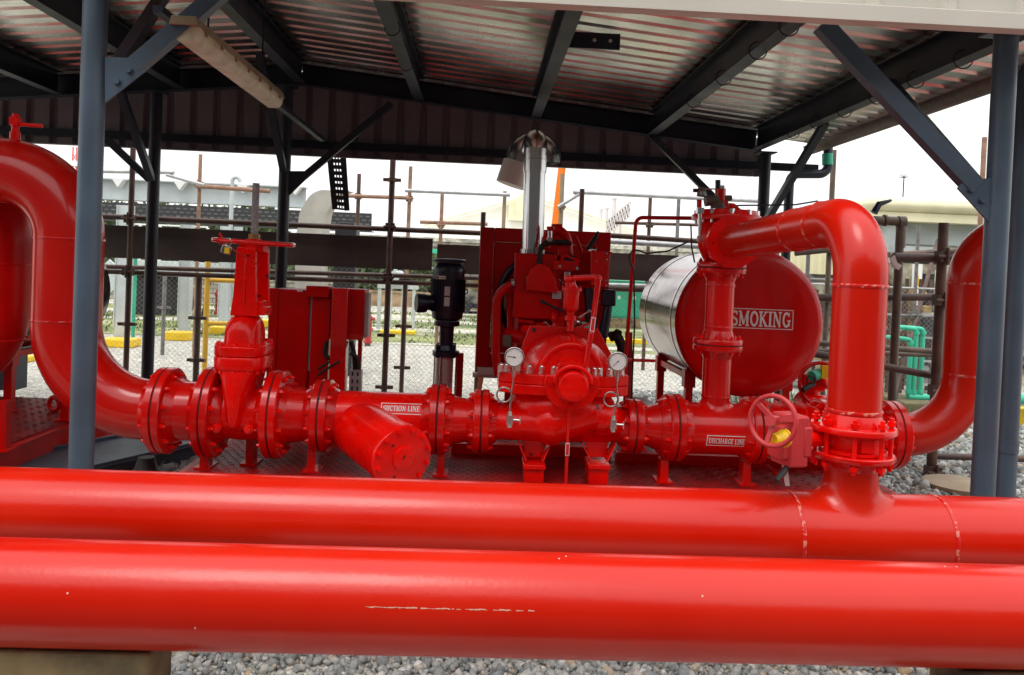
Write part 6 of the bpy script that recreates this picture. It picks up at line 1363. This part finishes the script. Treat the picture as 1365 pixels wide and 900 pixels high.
# cream corrugated sheet + clutter seen between the tank and the riser
b = MB(); a_, c_ = PY(1066, 334, 12), PY(1102, 366, 12); nv = 24; vs = []
for i in range(nv*2+1):
    x = a_.x-.3+(c_.x-a_.x+.9)*i/(nv*2); y = 12+(.04 if i % 4 < 2 else 0); vs += [(x, y, c_.z), (x, y, a_.z), (x, y+.01, a_.z), (x, y+.01, c_.z)]
b.add(vs, [(i*4+j, i*4+(j+1) % 4, i*4+4+(j+1) % 4, i*4+4+j) for i in range(nv*2) for j in range(4)]); solo(b, 'corrugated_sheet', 'paleroof', 'cream corrugated sheet seen between tank and riser', 'sheet', sm=False)
b = MB(); a_, c_ = PY(1050, 371, 11.8), PY(1150, 500, 11.8); b.b2((a_.x-.1, 12.1, 0), (c_.x-.1, 12.3, a_.z-.02)); b.b2((a_.x-.1, 11.8, a_.z-.3), (c_.x, 12.05, a_.z)); solo(b, 'stained_wall', mixm, 'stained wall patch with a ledge between tank and riser', 'wall', sm=False)
# racks with old crates and valves
cm = [mat('crate_%s' % n_, c_, .8, var=.5, vscale=6) for n_, c_ in (('brown', (.20, .11, .05)), ('grey', (.28, .28, .27)), ('ochre', (.34, .25, .10)), ('dark', (.05, .05, .05)), ('pale', (.50, .48, .42)))]
def rack(px0, px1, pyt, Y, lab, lv, seed, where):
    g = random.Random(seed); a_, c_ = w_(px0, pyt, Y), w_(px1, pyt, Y); t = thing('storage_rack', lab, 'rack', ((a_.x+c_.x)/2, Y, 0), 'racks along the stained wall')
    for x in (a_.x, c_.x): b = MB(); b.b2((x-.02, Y-.02, 0), (x+.02, Y+.02, a_.z)); b.b2((x-.02, Y+.36, 0), (x+.02, Y+.40, a_.z)); part(b, 'upright', 'rust', t)
    k = 0
    for i in range(lv):
        z = .12+(a_.z-.3)*i/lv; b = MB(); b.b2((a_.x+.022, Y-.02, z), (c_.x-.022, Y+.4, z+.03)); part(b, 'shelf', 'galv', t); x = a_.x+.06; row = ['lowest', 'second', 'third', 'top'][i]; j = 0
        while x < c_.x-.16:
            w = g.uniform(.10, .20); h = g.uniform(.10, (a_.z-.3)/lv-.08); b = MB(); b.b2((x, Y, z+.031), (x+w, Y+.25, z+.031+h)); b.b2((x-.006, Y-.008, z+.031+h*.75), (x+w+.006, Y-.001, z+.031+h*.86)); mi = g.randrange(5)
            solo(b, 'crate', cm[mi], ['brown', 'grey', 'ochre', 'dark', 'pale'][mi]+' crate, '+['first', 'second', 'third', 'fourth', 'fifth', 'sixth'][min(j, 5)]+' from left on the '+row+' shelf '+where, 'crate', 'old crates on the racks', sm=False, bevel=.004); x += w+g.uniform(.02, .09); j += 1
rack(1188, 1206, 388, 11.3, 'narrow rusty rack of old crates just right of the tall red riser', 3, 4, 'right of the riser')
rack(1228, 1262, 372, 11.3, 'wide rusty rack of old crates behind the green pipes', 4, 8, 'behind the green pipes')
rack(1060, 1104, 385, 11.3, 'rusty rack of old crates seen between the tank and the riser', 4, 15, 'between tank and riser')
# green pipes on a mossy plinth
gp = thing('green_pipework', 'pale green vertical pipes with elbows joining a green header at the right', 'pipe', PY(1222, 545, 9.2)); Y_ = 9.2
for k, (px, pt) in enumerate(((1214, 453), (1221, 439), (1230, 439))):
    a_ = PY(px, pt, Y_); bt = PY(px-3, 528, Y_); xx = (a_.x+bt.x)/2
    b = MB(); b.tube(fillet([V((xx, Y_, bt.z)), V((xx, Y_, a_.z)), V((xx-.11, Y_+.0, a_.z+.01)), V((xx-.13, Y_+.3, a_.z))], .04, 6), .027, 14)
    for z in (bt.z+.03, a_.z-.06): b.cyl((xx, Y_, z), (xx, Y_, z+.04), .036, n=14)
    part(b, 'riser', 'lgreen', gp)
a_, c_ = PY(1210, 529, Y_), PY(1243, 528, Y_); b = MB(); b.cyl((a_.x, Y_, a_.z), (c_.x, Y_, a_.z), .042, n=16); b.cyl((c_.x, Y_, a_.z), (c_.x+.02, Y_, a_.z), .03, n=12); part(b, 'header', 'lgreen', gp)
a_ = PY(1208, 537, Y_-.3); c_ = PY(1270, 537, Y_-.3); b = MB(); b.b2((a_.x, Y_-.3, 0), (c_.x+1.2, Y_+.5, a_.z)); solo(b, 'plinth', mat('mossy_concrete', (.16, .15, .07), .9, bump=.5, var=.6, vcol=(.25, .21, .12)), 'mossy concrete plinth under the green pipes', 'plinth', sm=False, bevel=.02)
b = MB(); a_ = PY(1352, 530, 8.8); b.b2((a_.x-.3, 8.8, 0), (a_.x+2, 9.2, a_.z-.12)); solo(b, 'kerb_block', 'yellow', 'mossy yellow block at the right picture edge', 'kerb block', 'yellow foundation blocks', sm=False, bevel=.02)
b = MB(); b.cyl((a_.x-.3, 8.7, a_.z), (a_.x+2, 8.7, a_.z), .06, n=14); solo(b, 'green_pipe', 'lgreen', 'green pipe above the yellow block at the right edge', 'pipe')
b = MB(); b.cyl(PY(1175, 532, 9.6), PY(1212, 530, 9.6), .05, n=12); solo(b, 'pale_pipe', 'paleroof', 'pale yellow pipe low behind the riser', 'pipe')
# scrap of pink cloth tied on the tube
b = MB(); p = [PY(1186, 345, 6.4), PY(1193, 340, 6.4), PY(1196, 350, 6.42), PY(1203, 354, 6.4), PY(1198, 360, 6.38), PY(1190, 357, 6.4)]; b.prism(p, (0, .01, 0)); solo(b, 'cloth_scrap', mat('pink_cloth', (.5, .38, .36), .9), 'scrap of pinkish cloth tied to the brown tube end', 'cloth')
# white tarpaulin edge post, boards left of radiator
b = MB(); b.beam(PY(643, 495, 7.9), PY(634, 545, 7.9), .05, .05, (0, 1, 0)); solo(b, 'timber_batten', mat('pale_wood', (.55, .42, .22), .7), 'thin pale timber batten below the radiator box', 'batten')
# ------------------------------------------------------------------ chain link fence
fe = thing('chain_link_fence', 'fine chain link fence running behind the shelter', 'fence', (0, 9.9, 0)); FYc = 9.9
b = MB(); x0_, x1_, H = -6.5, 7.0, 1.55; s = .065; r = .0011
n = int((x1_-x0_+H)/s)
for i in range(n):
    xs_ = x0_-H+i*s
    for sg in (1, -1):
        if sg > 0: a_, c_ = V((xs_, FYc, 0.02)), V((xs_+H, FYc, H))
        else: a_, c_ = V((xs_+H, FYc+.004, 0.02)), V((xs_, FYc+.004, H))
        # clip
        if max(a_.x, c_.x) > x1_ or min(a_.x, c_.x) < x0_: continue
        d = (c_-a_).normalized(); nrm = V((-d.z, 0, d.x))*r; b.add([a_-nrm, c_-nrm, c_+nrm, a_+nrm], [(0, 1, 2, 3)])
part(b, 'wire_mesh', 'galv', fe, sm=False)
b = MB(); b.cyl((x0_, FYc, H), (x1_, FYc, H), .012, n=8); part(b, 'top_wire', 'galv', fe)
# ------------------------------------------------------------------ trees
def tree(x, y, H, R, label, seed, nl=2600, ls=.16, trunk=.25):
    g = random.Random(seed); t = thing('tree', label, 'tree', (x, y, 0), 'trees beyond the yard'); b = MB()
    b.tube([(x, y, 0), (x+.1, y, H*.3), (x-.1, y, H*.55)], [trunk, trunk*.8, trunk*.5], 10)
    cl = []
    for i in range(14):
        a = g.uniform(0, 6.28); rr = R*g.uniform(.25, .85); z = H*g.uniform(.45, .92); c = V((x+rr*math.cos(a), y+rr*math.sin(a)*.8, z)); cl.append((c, R*g.uniform(.28, .48)))
        b.tube([(x, y, H*g.uniform(.25, .5)), c], [trunk*.35, .03], 6)
    part(b, 'trunk', 'bark', t)
    b = MB()
    for i in range(nl):
        c, r = cl[g.randrange(len(cl))]; d = V((g.gauss(0, 1), g.gauss(0, 1), g.gauss(0, .8))).normalized()*r*g.uniform(.5, 1.08); p = c+d
        u_ = V((g.uniform(-1, 1), g.uniform(-1, 1), g.uniform(-1, 1))).normalized()*ls*g.uniform(.6, 1.3); w = V((g.uniform(-1, 1), g.uniform(-1, 1), g.uniform(-1, 1))).cross(u_).normalized()*ls*.5
        b.add([p-u_, p-w, p+u_, p+w], [(0, 1, 2, 3)])
    part(b, 'crown', 'leaf', t, sm=False)
for k, (px, pyt, Y, R, lab) in enumerate(((162, 288, 34, 2.6, 'tree above the boards beside the leftmost scaffold post'), (205, 292, 36, 2.4, 'tree seen around the second grey column'), (300, 294, 38, 2.6, 'tree above the boards left of the threaded stem'), (245, 293, 37, 2.2, 'small tree above the boards left of the thin rusty post'), (340, 292, 40, 2.4, 'tree just behind the threaded stem'), (500, 350, 33, 1.9, 'bushy tree behind the boards at the scaffold posts'), (545, 352, 35, 2.3, 'bushy tree directly left of the black motor'), (450, 355, 34, 2.2, 'dark tree behind the second red cabinet'), (120, 300, 33, 2.2, 'tree hidden mostly by the left front post'))):
    t = PY(px, pyt-(7 if pyt < 310 else 0), Y); tree(t.x, Y, max(t.z/.98, 1.9), R, lab, k+1)
hdg = MB(); g = random.Random(9)
for i in range(9000):
    x = g.uniform(-22, 2); z = g.uniform(.2, 1.75+.3*math.sin(x*1.7)+.2*math.sin(x*4.1)); y = 29.8+g.uniform(-.5, .5); p = V((x, y, z)); u_ = V((g.uniform(-1, 1), g.uniform(-1, 1), g.uniform(-1, 1))).normalized()*.16; w = V((g.uniform(-1, 1), g.uniform(-1, 1), g.uniform(-1, 1))).cross(u_).normalized()*.08
    hdg.add([p-u_, p-w, p+u_, p+w], [(0, 1, 2, 3)])
solo(hdg, 'hedge', 'leaf', 'dark hedge growing behind the low block walls', 'hedge', kind='stuff', sm=False)
# ------------------------------------------------------------------ added unseen behind the viewer, to darken the lower gloss of the pipes
b = MB(); b.add([(-60, -7.6, .005), (60, -7.6, .005), (60, 1.75, .005), (-60, 1.75, .005)], [(0, 1, 2, 3)]); solo(b, 'unseen_dark_ground', mat('added_dark_ground', (.05, .05, .05), .9, bump=.4, bscale=80, var=.3), kind='structure', sm=False)  # unseen dark ground sheet, added to keep the pipe undersides dark
ob_ = thing('unseen_rear_building', 'long dark grey building added unseen behind the viewer to darken the pipe reflections', 'building', (0, -9, 0))  # unseen building, its height set to narrow the highlights on the pipes
b = MB(); b.b2((-26, -19, 0), (3, -8, 8.2)); b.b2((3.02, -18, 0), (24, -8.6, 7.0)); part(b, 'wall', mat('grey_wall', (.10, .10, .10), .8, var=.3), ob_)
b = MB(); b.b2((-26.3, -19.3, 8.203), (3.3, -7.7, 8.4)); b.b2((3.32, -18.3, 7.003), (24.3, -8.3, 7.2)); part(b, 'roof_slab', 'conc', ob_)
for i in range(8):
    b = MB(); x = -24+i*3.6; b.b2((x, -7.99, .9), (x+1.8, -7.95, 2.3)); part(b, 'window', 'dark', ob_)
